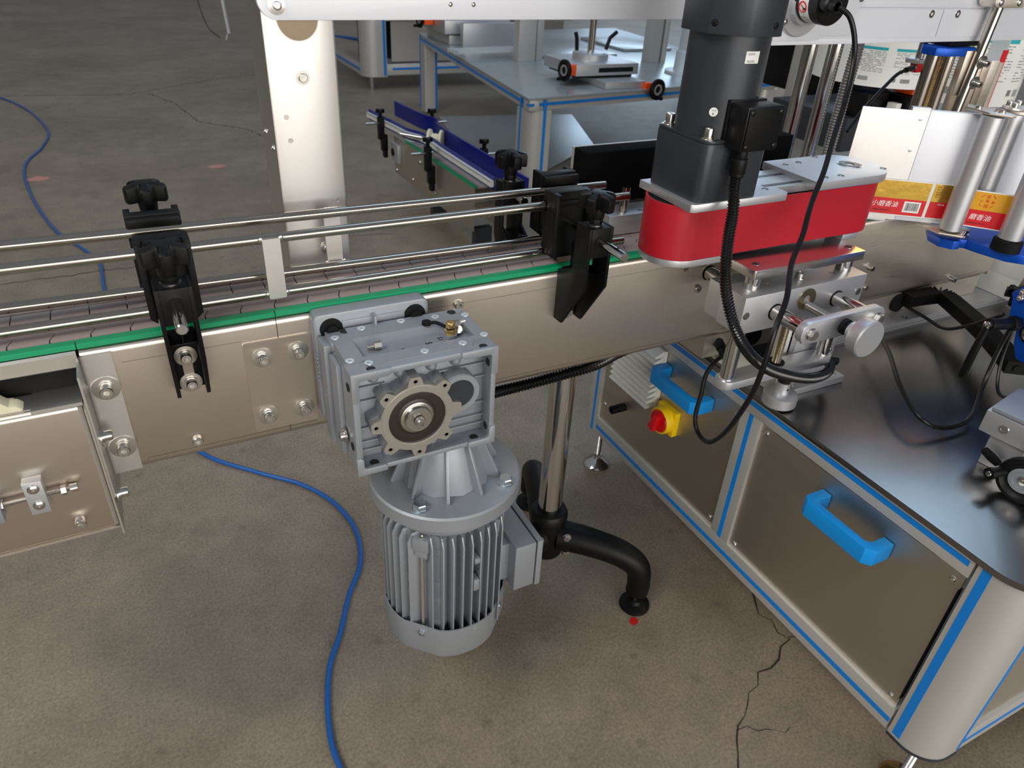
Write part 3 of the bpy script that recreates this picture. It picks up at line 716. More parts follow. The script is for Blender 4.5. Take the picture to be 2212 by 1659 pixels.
for x, y in ((.1845, -.0330), (.3190, -.0330), (.1870, -.1250), (.3200, -.1250)):
    mb = MB(); mb.lathe((x, y, zt-.0012), (0, 0, 1), [(.0055, -.0002), (.0050, .0003), (0, .0003)], 20); add('mounting_hole_shade', mb, INK, gm)  # no hole is cut; a flat black disc paints the shade inside it
for x, z in ((.1620, .660), (.1620, .580)):
    mb = MB(); mb.lathe((x+.0004, -.118, z), (-1, 0, 0), [(.0055, .0006), (.0045, .0008), (.0045, .0003), (0, .0003)], 20); add('mounting_hole_shade', mb, INK, gm)
for x, y in ((.185, -.123), (.312, -.123)):
    mb = MB(); mb.lathe((x, y, Z0+.0072), (0, 0, 1), [(.0055, .0004), (.0050, .0008), (0, .0008)], 20); add('mounting_hole_shade', mb, INK, gm)
for y, z in ((-.121, .657), (-.121, .565)):
    mb = MB(); mb.lathe((X1-.0075, y, z), (-1, 0, 0), [(.0052, .0004), (.0048, .0007), (0, .0007)], 20); add('mounting_hole_shade', mb, INK, gm)
zz = zt-.0073
text('embossed_logo', 'JM\u0186', .0170, (.2130, -.0985, zz+.0004), (1, 0, 0), (0, 1, 0), ALUC, gm, ext=.0010, bold=.0005)
text('marker_writing', '15', .0120, (.2700, -.0960, zz+.0004), (.3, 1, 0), (-1, .3, 0), INK, gm, sx=1)
text('marker_writing', '15', .0090, (.2870, -.0860, zz+.0004), (.2, 1, 0), (-1, .2, 0), INK, gm)
text('cast_number', '4001 0332', .0070, (.2850, YR-.0002, .5735), (1, 0, 0), (0, 0, 1), ALUC, gm, ext=.0004, bold=.0001)
text('cast_letters', '0007 000', .0110, (.1518, -.018, .655), (0, 0, -1), (0, -1, 0), ALUC, gm, ext=.0005)
# breather and loose fittings in the pocket
mb = MB(); mb.cyl((.2985, -.0795, zz), (.2985, -.0795, zz+.004), .0082, 24); add('breather_boss', mb, ALUC, gm)
br = MB(); br.cyl((.2985, -.0795, zz+.004), (.2985, -.0795, zz+.0105), .0070, 6); br.lathe((.2985, -.0795, zz+.0125), (0, 0, 1), [(0, 0), (.0056, 0), (.0056, .0062), (.0048, .0070), (0, .0070)], 24)
bro = add('breather_plug', br, BRASS, gm, bevel=.0003)
mb = MB(); mb.lathe((.2985, -.0795, zz+.0100), (0, 0, 1), [(.0050, 0), (.0052, .0028), (.0050, .003)], 20); add('breather_seal', mb, RUBBER, gm)
def fitting(nm, p, d, lbl):
    mb = MB(); p = Vector(p); d = Vector(d).normalized()
    mb.cyl(p, p+d*.0085, .0050, 6); thread(mb, p+d*.0085, p+d*.0165, .0034, .0012)
    return single(nm, mb, BOLT, lbl, 'plug')
fitting('threaded_plug', (.2145, -.0775, zz+.0052), (-1, .1, -.05), 'small chromed threaded plug lying at the left end of the gearbox pocket')
fitting('threaded_plug', (.3085, -.0800, zz+.0075), (.35, .4, -.45), 'small chromed threaded plug standing beside the brass breather')
fitting('threaded_plug', (.3080, -.0640, zz+.0052), (1, .15, 0), 'small chromed threaded plug lying behind the brass breather')
mb = MB(); mb.tube(bez([(.2790, -.0560, zt+.0015), (.286, -.0600, zt+.0040), (.292, -.066, zt+.0030), (.2970, -.0720, zt+.0010)], 5), .0022, 8); mb.lathe((.2780, -.0545, zt+.0002), (0, 0, 1), [(0, 0), (.0055, 0), (.0055, .0040), (0, .0045)], 20)
single('rubber_strap', mb, RUBBER, 'black rubber strap with round end lying on the gearbox cover by the brass plug', 'strap')
# side detail left: plug
mb = MB(); mb.lathe((X0, -.092, .5790), (-1, 0, 0), [(.0092, 0), (.0092, .003), (.0066, .0034), (.0066, .0075), (.0030, .0080), (.0030, .005), (0, .005)], 24); add('drain_plug', mb, BOLT, gm)
mb = MB(); mb.box(X0-.0075, X0+.002, -.052, -.026, Z0-.004, Z1-.006); mb.box(X0-.004, X0+.002, -.088, -.060, Z0+.002, Z1-.012); add('side_flange', mb, ALUC, gm, bevel=.0015)
# cone, flange
MX, MY = .2910, -.0810
mb = MB(); ft = .4800
mb.lathe((MX, MY, ft), (0, 0, -1), [(0, 0), (.0975, 0), (.1000, .0025), (.1000, .0210), (.0975, .0235), (0, .0235)], 72); add('motor_flange', mb, ALUC, gm)
mb = MB()
def loft(mb, A, B):
    a = [mb.v(p) for p in A]; b_ = [mb.v(p) for p in B]; n = len(a); mb.face(a[::-1]); mb.face(b_)
    for i in range(n): mb.face([a[i], a[(i+1) % n], b_[(i+1) % n], b_[i]])
n = 10; lo = [(MX+.062*cos(2*pi*(k+.5)/n), MY+.062*sin(2*pi*(k+.5)/n), ft) for k in range(n)]
hi = [(MX-.004+.043*cos(2*pi*(k+.5)/n), MY+.040*sin(2*pi*(k+.5)/n), Z0+.004) for k in range(n)]
loft(mb, lo, hi)
add('neck_cone', mb, ALUC, gm, bevel=.0012)
for k in range(n):
    a = 2*pi*(k+1.0)/n-.02
    mb = MB(); d = Vector((cos(a), sin(a), 0)); s = Vector((-sin(a), cos(a), 0))*.0022; c0 = Vector((MX, MY, 0))
    A = [c0+d*.040+s+Vector((0, 0, ft)), c0+d*.074+s+Vector((0, 0, ft)), c0+d*.0745+s+Vector((0, 0, ft+.003)), c0+d*.047+s+Vector((0, 0, Z0)), c0+d*.030+s+Vector((0, 0, Z0))]
    B = [p-s*2 for p in A]; loft(mb, A, B); add('neck_rib', mb, ALUC, gm, bevel=.0008)
for a in (pi*1.25+.03, pi*1.75, pi*.25, pi*.75): hex_bolt((MX+.0845*cos(a), MY+.0845*sin(a), ft), (0, 0, 1), gm, .0095, .0095, .0100, m=ZINC)
# finned motor body
mb = MB(); mb.cyl((MX, MY, .457), (MX, MY, .435), .0800, 56); mb.cyl((MX, MY, .4352), (MX, MY, .4230), .0800, 56, .0700); mb.cyl((MX, MY, .425), (MX, MY, .215), .0640, 48); add('stator_core', mb, ALUC, gm)
zb, ztp = .2280, .4300
fin = MB(); R = .0865
def finbox(cx_, cy_, w_, l0, l1, ax, z0=zb, z1=ztp, tp=.010):
    # fin along direction ax from l0 to l1, thickness w_, sloping shoulder at the top
    P = [(l0, z0), (l1-.001, z0), (l1, z0+.002), (l1, z1-tp-.006), (l1-.006, z1-.002), (l0, z1)]
    if ax == 'y-': fin.prism([(MY-l, z) for l, z in P], cx_-w_/2, cx_+w_/2, 'x')
    if ax == 'x-': fin.prism([(MX-l, z) for l, z in P], cy_-w_/2, cy_+w_/2, 'y')
    if ax == 'x+': fin.prism([(MX+l, z) for l, z in P], cy_-w_/2, cy_+w_/2, 'y')
    if ax == 'y+': fin.prism([(MY+l, z) for l, z in P], cx_-w_/2, cx_+w_/2, 'x')
for i in range(-4, 5):
    o_ = i*.0125; L = math.sqrt(R*R-o_*o_)
    l0 = math.sqrt(.0630**2-o_*o_)-.002
    for ax, c_ in (('y-', MX+.004+o_), ('x-', MY+.004+o_), ('y+', MX+o_)):
        fin = MB()
        if ax in ('y-', 'y+'): finbox(c_, 0, .0022, l0, L, ax)
        else: finbox(0, c_, .0022, l0, L, ax)
        add('cooling_fin', fin, ALUC, gm, bevel=.0003)
# corner flats with tie rods
for a in (pi*1.25, pi*.75, pi*1.75):
    mb = MB(); d = Vector((cos(a), sin(a), 0)); s = Vector((-sin(a), cos(a), 0)); c0 = Vector((MX, MY, 0))
    def pr_(lo_, hi_, w0, w1, z0, z1):
        A = [c0+d*lo_+s*w0, c0+d*hi_+s*w0, c0+d*hi_+s*w1, c0+d*lo_+s*w1]
        mb.prism([(p.x, p.y) for p in A], z0, z1)
    pr_(.050, .0760, -.0290, -.0265, zb, ztp-.004); pr_(.050, .0760, .0265, .0290, zb, ztp-.004)
    pr_(.050, .0715, -.0275, -.0095, zb, ztp-.004); pr_(.050, .0715, .0095, .0275, zb, ztp-.004)
    for z in (.390, .330, .300, .255): pr_(.050, .0725, -.0275, -.0095, z, z+.014); pr_(.050, .0725, .0095, .0275, z, z+.014)
    add('corner_flat', mb, ALUC, gm, bevel=.0006)
    mb = MB(); pr_(.060, .0830, -.0110, .0110, .402, .424); pr_(.060, .0810, -.0085, .0085, .390, .4025); add('end_lug', mb, ALUC, gm, bevel=.0014)
    mb = MB(); pr_(.060, .0800, -.0085, .0085, .2300, .2440); add('end_lug', mb, ALUC, gm, bevel=.0014)
    p = c0+d*.0770; mb = MB(); mb.cyl((p.x, p.y, .236), (p.x, p.y, .400), .0024, 14); add('tie_rod', mb, ALUM, gm)
    cap_screw((p.x, p.y, .4238), (0, 0, 1), gm, .0036, .0022)
mb = MB()
mb.box(MX+.0065, MX+.0145, MY-.0880, MY-.0740, .380, .389); mb.box(MX+.0060, MX+.0140, MY-.0880, MY-.0740, .330, .350); mb.box(MX+.0070, MX+.0130, MY-.0880, MY-.0740, .248, .256); add('fin_pad', mb, ALUC, gm, bevel=.0015)['kind'] = 'stuff'
# fan cowl: rounded octagon, hollow, dark inside
def octa(r, ch, z):
    P = []; 
    for k in range(40):
        a = 2*pi*k/40; x, y = cos(a), sin(a); m_ = min(r/max(abs(x), abs(y), 1e-6), ch/max((abs(x)+abs(y))/math.sqrt(2), 1e-6)); m_ = min(m_, r*1.005)
        P.append((MX+x*m_, MY+y*m_, z))
    return P
mb = MB(); rings = [[mb.v(p) for p in octa(*q)] for q in ((.0780, .0760, .2000), (.0840, .0800, .2025), (.0870, .0830, .2100), (.0885, .0840, .2620), (.0865, .0820, .2620), (.0850, .0810, .2120), (.070, .070, .2060))]
for A, B in zip(rings, rings[1:]):
    for i in range(40): mb.face([A[i], A[(i+1) % 40], B[(i+1) % 40], B[i]])
mb.face(rings[0]); mb.face(rings[-1]); add('fan_cowl', mb, ALUC, gm)
mb = MB(); mb.cyl((MX, MY, .2070), (MX, MY, .2290), .0790, 40); add('fan', mb, RUBBER, gm)
for a in (pi*1.25, pi*1.75): pan_screw((MX+.0838*cos(a), MY+.0838*sin(a), .2480), (cos(a), sin(a), 0), gm, .0048, .0045, ZINC)
# terminal box
tb = MB(); tb.box(.3790, .4130, -.1330, -.0300, .2560, .3420); tbo = add('terminal_box', tb, ALUC, gm, bevel=.0028)
mb = MB(); mb.box(.4140, .4230, -.1345, -.0285, .2545, .3435); add('terminal_box_lid', mb, ALUC, gm, bevel=.0016)
mb = MB(); mb.box(.4125, .4145, -.1315, -.0315, .2575, .3405); add('lid_gasket', mb, RUBBER, gm)
mb = MB(); mb.box(.3500, .3795, -.1130, -.0490, .2640, .3350); add('box_neck', mb, ALUC, gm, bevel=.0020)
for y, z in ((-.1290, .338), (-.1290, .2600), (-.0340, .338)): pan_screw((.4230, y, z), (1, 0, 0), gm, .0038, .0030, ZINC)

# ================================================================== conveyor stand
st = thing('conveyor_stand', 'chromed pole on a black three-legged foot under the conveyor', 'stand', (.552, .055, 0))
PX, PY = .552, .055
mb = MB(); mb.cyl((PX, PY, .150), (PX, PY, .531), .0213, 40); add('pole', mb, CHROME, st)
mb = MB(); mb.lathe((PX, PY, .100), (0, 0, 1), [(0, 0), (.0290, 0), (.0310, .004), (.0310, .078), (.0340, .082), (.0340, .094), (.0300, .100), (.0240, .101)], 40); add('hub', mb, BLACK, st)
mb = MB(); mb.ring((PX, PY, .199), (0, 0, 1), .0300, .0215, .004, 36); add('hub_collar', mb, BLACK, st)
for ang_, L in ((-.703, .177), (1.185, .232), (3.36, .20)):
    d = Vector((cos(ang_), sin(ang_), 0)); c0 = Vector((PX, PY, 0))
    pts = bez([c0+d*.022+Vector((0, 0, .142)), c0+d*(L*.40)+Vector((0, 0, .140)), c0+d*(L*.76)+Vector((0, 0, .128)), c0+d*(L*.97)+Vector((0, 0, .104)), c0+d*(L*1.02)+Vector((0, 0, .066)), c0+d*(L*1.02)+Vector((0, 0, .042))], 7)
    n = len(pts); mb = MB(); mb.tube(pts, lambda i: .0290-.0075*min(1, i/(n*.75)), 20)
    add('leg', mb, BLACK, st)
    s = Vector((-d.y, d.x, 0))
    for z in (.160, .122):
        hex_bolt(c0+d*.040-s*.0215+Vector((0, 0, z)), -s, st, .0062, .007, .0078)
    f = c0+d*(L*1.02); mb = MB(); mb.lathe((f.x, f.y, .0005), (0, 0, 1), [(0, 0), (.0270, 0), (.0290, .004), (.0280, .0095), (.0150, .0140), (.0120, .0200), (0, .0205)], 36); add('foot_pad', mb, BLACK, st)
    mb = MB(); mb.cyl((f.x, f.y, .018), (f.x, f.y, .044), .0062, 14); add('foot_stud', mb, CHROME, st)
    for k in range(3):
        a = ang_+2*pi*k/3+.5; mb = MB(); mb.lathe((f.x+.0210*cos(a), f.y+.0210*sin(a), .0116), (0, 0, 1), [(.0038, .0008), (.0030, .0012), (0, .0012)], 14); add('pad_hole', mb, RUBBER, st)

# ================================================================== red belt wrapping unit
wu = thing('wrap_belt_unit', 'red belt loop unit with silver plates beside the chain, under the dark motor', 'belt unit', (.80, -.05, .714))
def stad(x0, x1, y0, y1, r0, r1, n=10):
    """rounded loop outline: radius r0 at the x0 end, r1 at the x1 end"""
    P = []
    for cx_, cy_, a0, r in ((x1-r1, y1-r1, 0, r1), (x0+r0, y1-r0, 1, r0), (x0+r0, y0+r0, 2, r0), (x1-r1, y0+r1, 3, r1)):
        for k in range(n+1):
            a = pi/2*(a0+k/n); P.append((cx_+r*cos(a), cy_+r*sin(a)))
    return P
bx0, bx1, by0, by1 = .5990, 1.0040, -.0860, .0060
mb = MB(); O = stad(bx0, bx1, by0, by1, .046, .046, 14); I = stad(bx0+.003, bx1-.003, by0+.003, by1-.003, .043, .043, 14)
n = len(O); r_ = [[mb.v((x, y, z)) for x, y in P] for P, z in ((O, .7240), (O, .7975), (I, .7975), (I, .7240))]
for A, B in zip(r_, r_[1:]+r_[:1]):
    for i in range(n): mb.face([A[i], A[(i+1) % n], B[(i+1) % n], B[i]])
add('red_belt', mb, RED, wu)
mb = MB(); mb.prism(stad(bx0+.0035, bx1-.0035, by0+.0035, by1-.0035, .042, .042), .7238, .7970, 'z'); add('belt_core', mb, RUBBER, wu)
mb = MB(); P = []
for k in range(13):
    a = pi/2+pi/2*k/12; P.append((.6455+.0450*cos(a), -.0400+.0450*sin(a)))
for k in range(13):
    a = pi+pi/2*k/12; P.append((.6455+.0450*cos(a), -.0410+.0450*sin(a)))
P += [(.7000, -.0860), (.7100, -.0560), (.9300, -.0560), (.9300, -.0860), (.9620, -.0860), (.9700, -.0780), (.9700, .0010)]
mb.prism(P, .7140, .7235, 'z'); add('bottom_plate', mb, ALU, wu, bevel=.0008)
mb = MB(); P = [(.6120, -.1000), (.6170, -.1035), (.7710, -.1035), (.7750, -.0995), (.7750, -.0800), (.86, -.0800), (.86, -.0100), (.7750, -.0100), (.7750, .0090), (.6120, .0090)]
mb.prism(P, .7978, .8085, 'z'); add('drive_plate', mb, ALU, wu, bevel=.0012)
for y in (-.0690, -.0330):
    mb = MB(); mb.box(.7600, .86, y-.0035, y+.0035, .8086, .8088); add('adjust_slot', mb, DARKM, wu)
mb = MB(); mb.prism(stad(.8300, .9990, -.1010, .0080, .0015, .052, 12), .8040, .8155, 'z'); add('idler_plate', mb, ALU, wu, bevel=.0012)
mb = MB(); mb.lathe((.9500, -.0460, .8157), (0, 0, 1), [(.0185, 0), (.0175, .0004), (.0165, -.0012), (.0120, -.0012), (.0115, -.0004), (.0060, -.0004), (.0055, -.002), (0, -.002)], 36); add('bearing', mb, BOLT, wu)
mb = MB(); mb.ring((.9500, -.0460, .8160), (0, 0, 1), .0150, .0068, .0004, 36); add('bearing_pit_shade', mb, DARKM, wu)  # flat dark ring: the shade of the bearing pit put into its colour
for x, y in ((.850, -.020), (.880, -.016), (.8600, -.0860), (.8900, -.0870), (.930, .0), (.985, -.080), (.753, -.083)):
    mb = MB(); mb.lathe((x, y+.003, .8157 if x > .8 else .8087), (0, 0, 1), [(.0052, 0), (.0046, .0003), (.0036, -.001), (0, -.001)], 20); cs = add('countersunk_screw', mb, BOLT, wu); zz_ = .8160 if x > .8 else .8090
    mb = MB(); mb.lathe((x, y+.003, zz_), (0, 0, 1), [(.0038, -.0004), (.0036, .0001), (0, .0001)], 16); add('socket_shade', mb, DARKM, cs)  # dark disc laid on the screw, recess shade given as colour
# ------------------------------------------------ dark gear motor on the unit
dm = thing('spindle_motor', 'dark grey cylindrical gear motor standing upright on the red belt unit', 'motor', (.668, -.05, .811))
def rr2(x0, x1, y0, y1, r, n=5): return rrect(x0, x1, y0, y1, r, n)
mb = MB(); mb.prism(rr2(.6190, .7210, -.1010, .0030, .012), .8087, .8800, 'z'); add('gearhead', mb, DARKM, dm, bevel=.0012)
mb = MB(); mb.prism(rr2(.6195, .7205, -.1005, .0025, .012), .8802, .8840, 'z'); add('gearhead_rim', mb, DARKM, dm, bevel=.0010)
mb = MB(); mb.lathe((.6680, -.0510, .8840), (0, 0, 1), [(.0480, 0), (.0480, .1200), (0, .1200)], 64); add('motor_body', mb, DARKM, dm)
for k in range(8):
    pass
mb = MB(); P = []
for k in range(8):
    a = pi/8+pi/4*k
    for da in (-.05, .05): P.append((.6680+.0605*cos(a+da), -.0510+.0605*sin(a+da)))
mb.prism(P, .9985, 1.065, 'z'); add('motor_cap', mb, DARKM, dm, bevel=.0006)
for a, da in ((-3*pi/4, -.30), (-pi/2, .22)):
    pan_screw((.6680+.0560*cos(a)-.0560*da*sin(a), -.0510+.0560*sin(a)+.0560*da*cos(a), 1.0100), (cos(a), sin(a), 0), dm, .0040, .0025, RUBBER)
for x, y in ((.6300, -.0120), (.6290, -.0890), (.7080, -.0120)):
    mb = MB(); mb.lathe((x, y, .8840), (0, 0, 1), [(.0095, 0), (.0095, .0012), (.0072, .0016), (.0072, .0032), (0, .0032)], 24); mb2 = mb; add('washer', mb2, BOLT, dm)
    cap_screw((x, y, .8870), (0, 0, 1), dm, .0058, .0110)
# junction box towards the camera
jb = thing('junction_box', 'square black junction box with four screws on the side of the dark motor', 'junction box', (.67, -.115, .88))
mb = MB(); mb.box(.6450, .7010, -.1000, -.0905, .8760, .9300); add('box_base', mb, SATINB, jb, bevel=.0015)
mb = MB(); mb.box(.6450, .7010, -.1300, -.1000, .8765, .9285); add('box_body', mb, SATINB, jb, bevel=.0030)
mb = MB(); mb.box(.6470, .6990, -.1318, -.1301, .8790, .9260); add('box_lid', mb, BLACK, jb, bevel=.0006)
for x in (.6512, .6950):
    for z in (.8832, .9220): pan_screw((x, -.1318, z), (0, -1, 0), jb, .0036, .0015, SATINB)
mb = MB(); mb.cyl((.6620, -.1150, .8765), (.6620, -.1150, .8660), .0085, 20); mb.cyl((.6620, -.1150, .8660), (.6620, -.1150, .8480), .0100, 10); mb.cyl((.6620, -.1150, .8480), (.6620, -.1150, .8440), .0090, 20)
add('cable_gland', mb, BLACK, jb, bevel=.0006)
# stickers
def cyl_label(name, a0, a1, z0, z1, m, off=.0003, par=dm, r=.0480, n=8):
    mb = MB(); R_ = r+off; A = [mb.v((.6680+R_*cos(a0+(a1-a0)*k/n), -.0510+R_*sin(a0+(a1-a0)*k/n), z0)) for k in range(n+1)]
    B = [mb.v((.6680+R_*cos(a0+(a1-a0)*k/n), -.0510+R_*sin(a0+(a1-a0)*k/n), z1)) for k in range(n+1)]
    for k in range(n): mb.face([A[k], A[k+1], B[k+1], B[k]])
    return add(name, mb, m, par)
lb = cyl_label('paper_label', -1.850, -1.462, .9695, .9825, PAPER)
lb2 = MB(); a = -2.365; d = Vector((cos(a), sin(a), 0)); lb2.lathe(Vector((.668, -.051, .9145))+d*.0478, d, [(0, .0006), (.0052, .0004), (.0052, 0)], 24); add('round_label', lb2, PAPER, dm)
a = -1.66; d = Vector((cos(a), sin(a), 0)); s = Vector((-sin(a), cos(a), 0)); 
text('label_text', 'K57V4', .0034, Vector((.668, -.051, .9785))+d*.0490-s*.0070, s, (0, 0, 1), INKG, dm)
text('label_text', '06ZXG', .0034, Vector((.668, -.051, .9708))+d*.0490-s*.0070, s, (0, 0, 1), INKG, dm)
a = -2.365; d = Vector((cos(a), sin(a), 0)); s = Vector((-sin(a), cos(a), 0)); 
text('label_text', '\u00b7 A A \u00b7', .0026, Vector((.668, -.051, .9155))+d*.0486-s*.0030, s, (0, 0, 1), INK, dm)
text('label_text', '8', .0034, Vector((.668, -.051, .9113))+d*.0486-s*.0010, s, (0, 0, 1), INK, dm)

# ================================================================== adjusting slide in front of the conveyor
ad = thing('slide_adjuster', 'silver two-axis slide with guide rods, threaded spindles and round knobs', 'slide', (.82, -.12, .5))
mb = MB(); mb.box(.7010, .9360, -.1420, -.0960, .6270, .6830); add('slide_block', mb, ALU, ad, bevel=.0010)
mb = MB(); mb.box(.7130, .9500, -.0945, -.0560, .6220, .6750); add('rear_block', mb, ALU, ad, bevel=.0010)
for x in (.7625, .8825):
    mb = MB(); mb.cyl((x, .0, .6525), (x, -.2000, .6525), .0108, 32); add('guide_rod', mb, CHROME, ad)
    mb = MB(); mb.ring((x, -.1420, .6525), (0, -1, 0), .0124, .0110, .0006, 36); add('bore_ring', mb, RUBBER, ad)
    mb = MB(); mb.ring((x, -.0003, .6525), (0, -1, 0), .0124, .0110, .0006, 36); add('bore_ring', mb, RUBBER, ad)
mb = MB(); thread(mb, (.8225, .0, .6525), (.8225, -.2000, .6525), .0062, .0022, 18); add('spindle', mb, BOLT, ad)
mb = MB(); mb.ring((.8180, -.1420, .6630), (0, -1, 0), .0165, .0062, .0025, 36); add('brass_nut', mb, THREAD, ad)
for x in (.7080, .9265): cap_screw((x, -.1421, .6560), (0, -1, 0), ad, .0056, .0008)
P = []
for k in range(13):
    a = pi/2+pi*k/12; P.append((.7600+.0165*cos(a), .6525+.0165*sin(a)))
for k in range(13):
    a = -pi/2+pi*k/12; P.append((.8870+.0165*cos(a), .6525+.0165*sin(a)))
mb = MB(); mb.prism(P, -.2100, -.1980, 'y'); add('end_bar', mb, ALU, ad, bevel=.0012)
for x in (.7600, .8870): hex_bolt((x, -.2100, .6525), (0, -1, 0), ad, .0078, .0085, .0086)
mb = MB(); mb.lathe((.8225, -.2105, .6525), (0, -1, 0), [(.0110, 0), (.0110, .006), (.0095, .0065), (.0095, .010), (.0110, .0105), (.0110, .0140)], 24); add('thrust_collar', mb, RUBBER, ad)
mb = MB(); mb.lathe((.8225, -.2230, .6525), (0, -1, 0), [(0, 0), (.0125, 0), (.0125, .0120), (.0250, .0125), (.0262, .0150), (.0262, .0290), (.0245, .0312), (0, .0312)], 56); add('round_knob', mb, ALU, ad)
# red reflecting carrier plate on two posts
mb = MB(); mb.prism(rrect(.7130, .9260, -.1350, -.0600, .003), .7045, .7175, 'z'); add('carrier_plate', mb, POLAL, ad, bevel=.0010)
for x, y in ((.7330, -.1160), (.9120, -.1160)):
    mb = MB(); mb.cyl((x, y, .6830), (x, y, .7050), .0112, 32); add('post', mb, CHROME, ad)
    mb = MB(); mb.lathe((x, y+.002, .7177), (0, 0, 1), [(.0066, 0), (.0060, .0002), (.0058, -.002), (.0030, -.002), (.0026, -.004), (0, -.004)], 24); cs = add('countersunk_screw', mb, BOLT, ad)
    mb = MB(); mb.lathe((x, y+.002, .7178), (0, 0, 1), [(.0048, -.0002), (.0046, .0002), (0, .0002)], 16); add('socket_shade', mb, DARKM, cs)  # same painted recess shade: a dark disc, no socket cut
mb = MB(); mb.lathe((.8250, -.1150, .6832), (0, 0, 1), [(.0090, 0), (.0088, .0005), (.0060, .0005), (.0060, .0075), (.0050, .0085), (.0020, .0085), (.0015, .007), (0, .007)], 24); add('set_bolt', mb, BOLT, ad)
for x in (.7630, .8870):
    mb = MB(); mb.lathe((x, -.1180, .6832), (0, 0, 1), [(.0036, 0), (.0030, .0002), (.0028, -.001), (0, -.001)], 16); add('pin', mb, CHROME, ad)
# vertical posts to lower bar
for x in (.7280, .9240):
    mb = MB(); mb.cyl((x, -.1160, .6280), (x, -.1160, .5370), .0110, 32); add('post', mb, CHROME, ad)
mb = MB(); thread(mb, (.8330, -.1100, .6280), (.8330, -.1100, .5240), .0068, .0026, 18); add('spindle', mb, THREAD, ad)
P = []
for k in range(13):
    a = pi/2+pi*k/12; P.append((.7280+.0160*cos(a), -.1160+.0160*sin(a)))
for k in range(13):
    a = -pi/2+pi*k/12; P.append((.9240+.0160*cos(a), -.1160+.0160*sin(a)))
mb = MB(); mb.prism(P, .5240, .5370, 'z'); add('lower_bar', mb, ALU, ad, bevel=.0012)
for x in (.7280, .9240): hex_bolt((x, -.1160, .5240), (0, 0, -1), ad, .0078, .006, .0090)
mb = MB(); mb.lathe((.8330, -.1100, .5372), (0, 0, 1), [(.0130, 0), (.0130, .002), (.008, .002)], 24); mb.lathe((.8330, -.1350, .5240), (0, 0, -1), [(.0105, 0), (.0105, .004), (.0085, .0045), (.0085, .0085)], 24); add('thrust_collar', mb, RUBBER, ad)
mb = MB(); mb.lathe((.8330, -.1350, .5160), (0, 0, -1), [(0, 0), (.0108, 0), (.0108, .0190), (.0240, .0195), (.0265, .0210), (.0265, .0370), (.0250, .0390), (0, .0390)], 56); add('round_knob', mb, ALU, ad)
mb = MB(); mb.cyl((.8330, -.1459, .5065), (.8330, -.1452, .5065), .0020, 12); add('set_screw', mb, RUBBER, ad)
for y, z in ((-.1180, .6640), (-.1180, .6380)): cap_screw((.9500, y+.035, z), (1, -.2, 0), ad, .0060, .0070)
mb = MB(); mb.box(.7480, .9800, -.1000, -.0850, .5000, .5100)

# angle bracket on the table that carries the slide
ab = thing('angle_bracket', 'silver angle bracket with screwed foot standing on the table below the slide', 'bracket', (.92, -.09, .474))
mb = MB(); mb.box(.8600, .9850, -.1280, -.0550, .4745, .4870); add('foot_plate', mb, ALU, ab, bevel=.0008)
mb = MB(); mb.box(.8820, .9780, -.0980, -.0880, .4870, .6100); add('upright_plate', mb, ALU, ab, bevel=.0008)
mb = MB(); mb.box(.8460, .8590, -.1100, .0600, .4745, .5050); mb.box(.8590, .8815, -.0860, -.0700, .4870, .6000); mb.box(.8300, .8815, -.0700, .0500, .4745, .4800); add('side_channel', mb, WHITEP, ab, bevel=.0008)
for x, y in ((.8800, -.1150), (.9720, -.1150)): cap_screw((x, y, .4871), (0, 0, 1), ab, .0048, .0008)
for x, z in ((.8920, .5150), (.9680, .5250), (.8930, .5550)): pan_screw((x, -.0980, z), (0, -1, 0), ab, .0036, .0020)

# ================================================================== opposing foam pad and its block
pd = thing('foam_pad', 'black foam pad on a pale backing plate behind the chain, opposite the red belt', 'pad', (.80, .14, .737))
mb = MB(); mb.box(.5970, 1.0050, .1200, .1560, .7370, .8150); add('foam', mb, FOAM, pd, bevel=.0012)
mb = MB(); mb.box(.5950, 1.0070, .1565, .1600, .7380, .8155); add('backing_plate', mb, ALUF, pd)
for z in range(3): pass
mb = MB(); mb.box(.62, .95, .130, .175, .7040, .7365); add('pad_support', mb, ALU, pd)
rb = thing('guide_block', 'satin aluminium block with upright steel pin beyond the chain, left of the red belt', 'block', (.75, .09, .703))
mb = MB(); P = [(.6160, .7035), (.6820, .7035)]
for k in range(9):
    a = pi-pi*k/8; P.append((.7060+.0240*cos(a), .7035+.0150*sin(a)))
P += [(.95, .7035), (.95, .7335), (.6160, .7335)]
mb.prism(P, .0720, .1180, 'y'); add('block_body', mb, ALU, rb, bevel=.0010)
mb = MB(); mb.cyl((.6500, .0880, .7335), (.6500, .0880, .7710), .0072, 24); add('pin', mb, ROD, rb)
mb = MB(); mb.lathe((.6780, .0830, .7337), (0, 0, 1), [(.0036, 0), (.0030, .0001), (0, -.001)], 18); add('tapped_hole', mb, CHROME, rb)

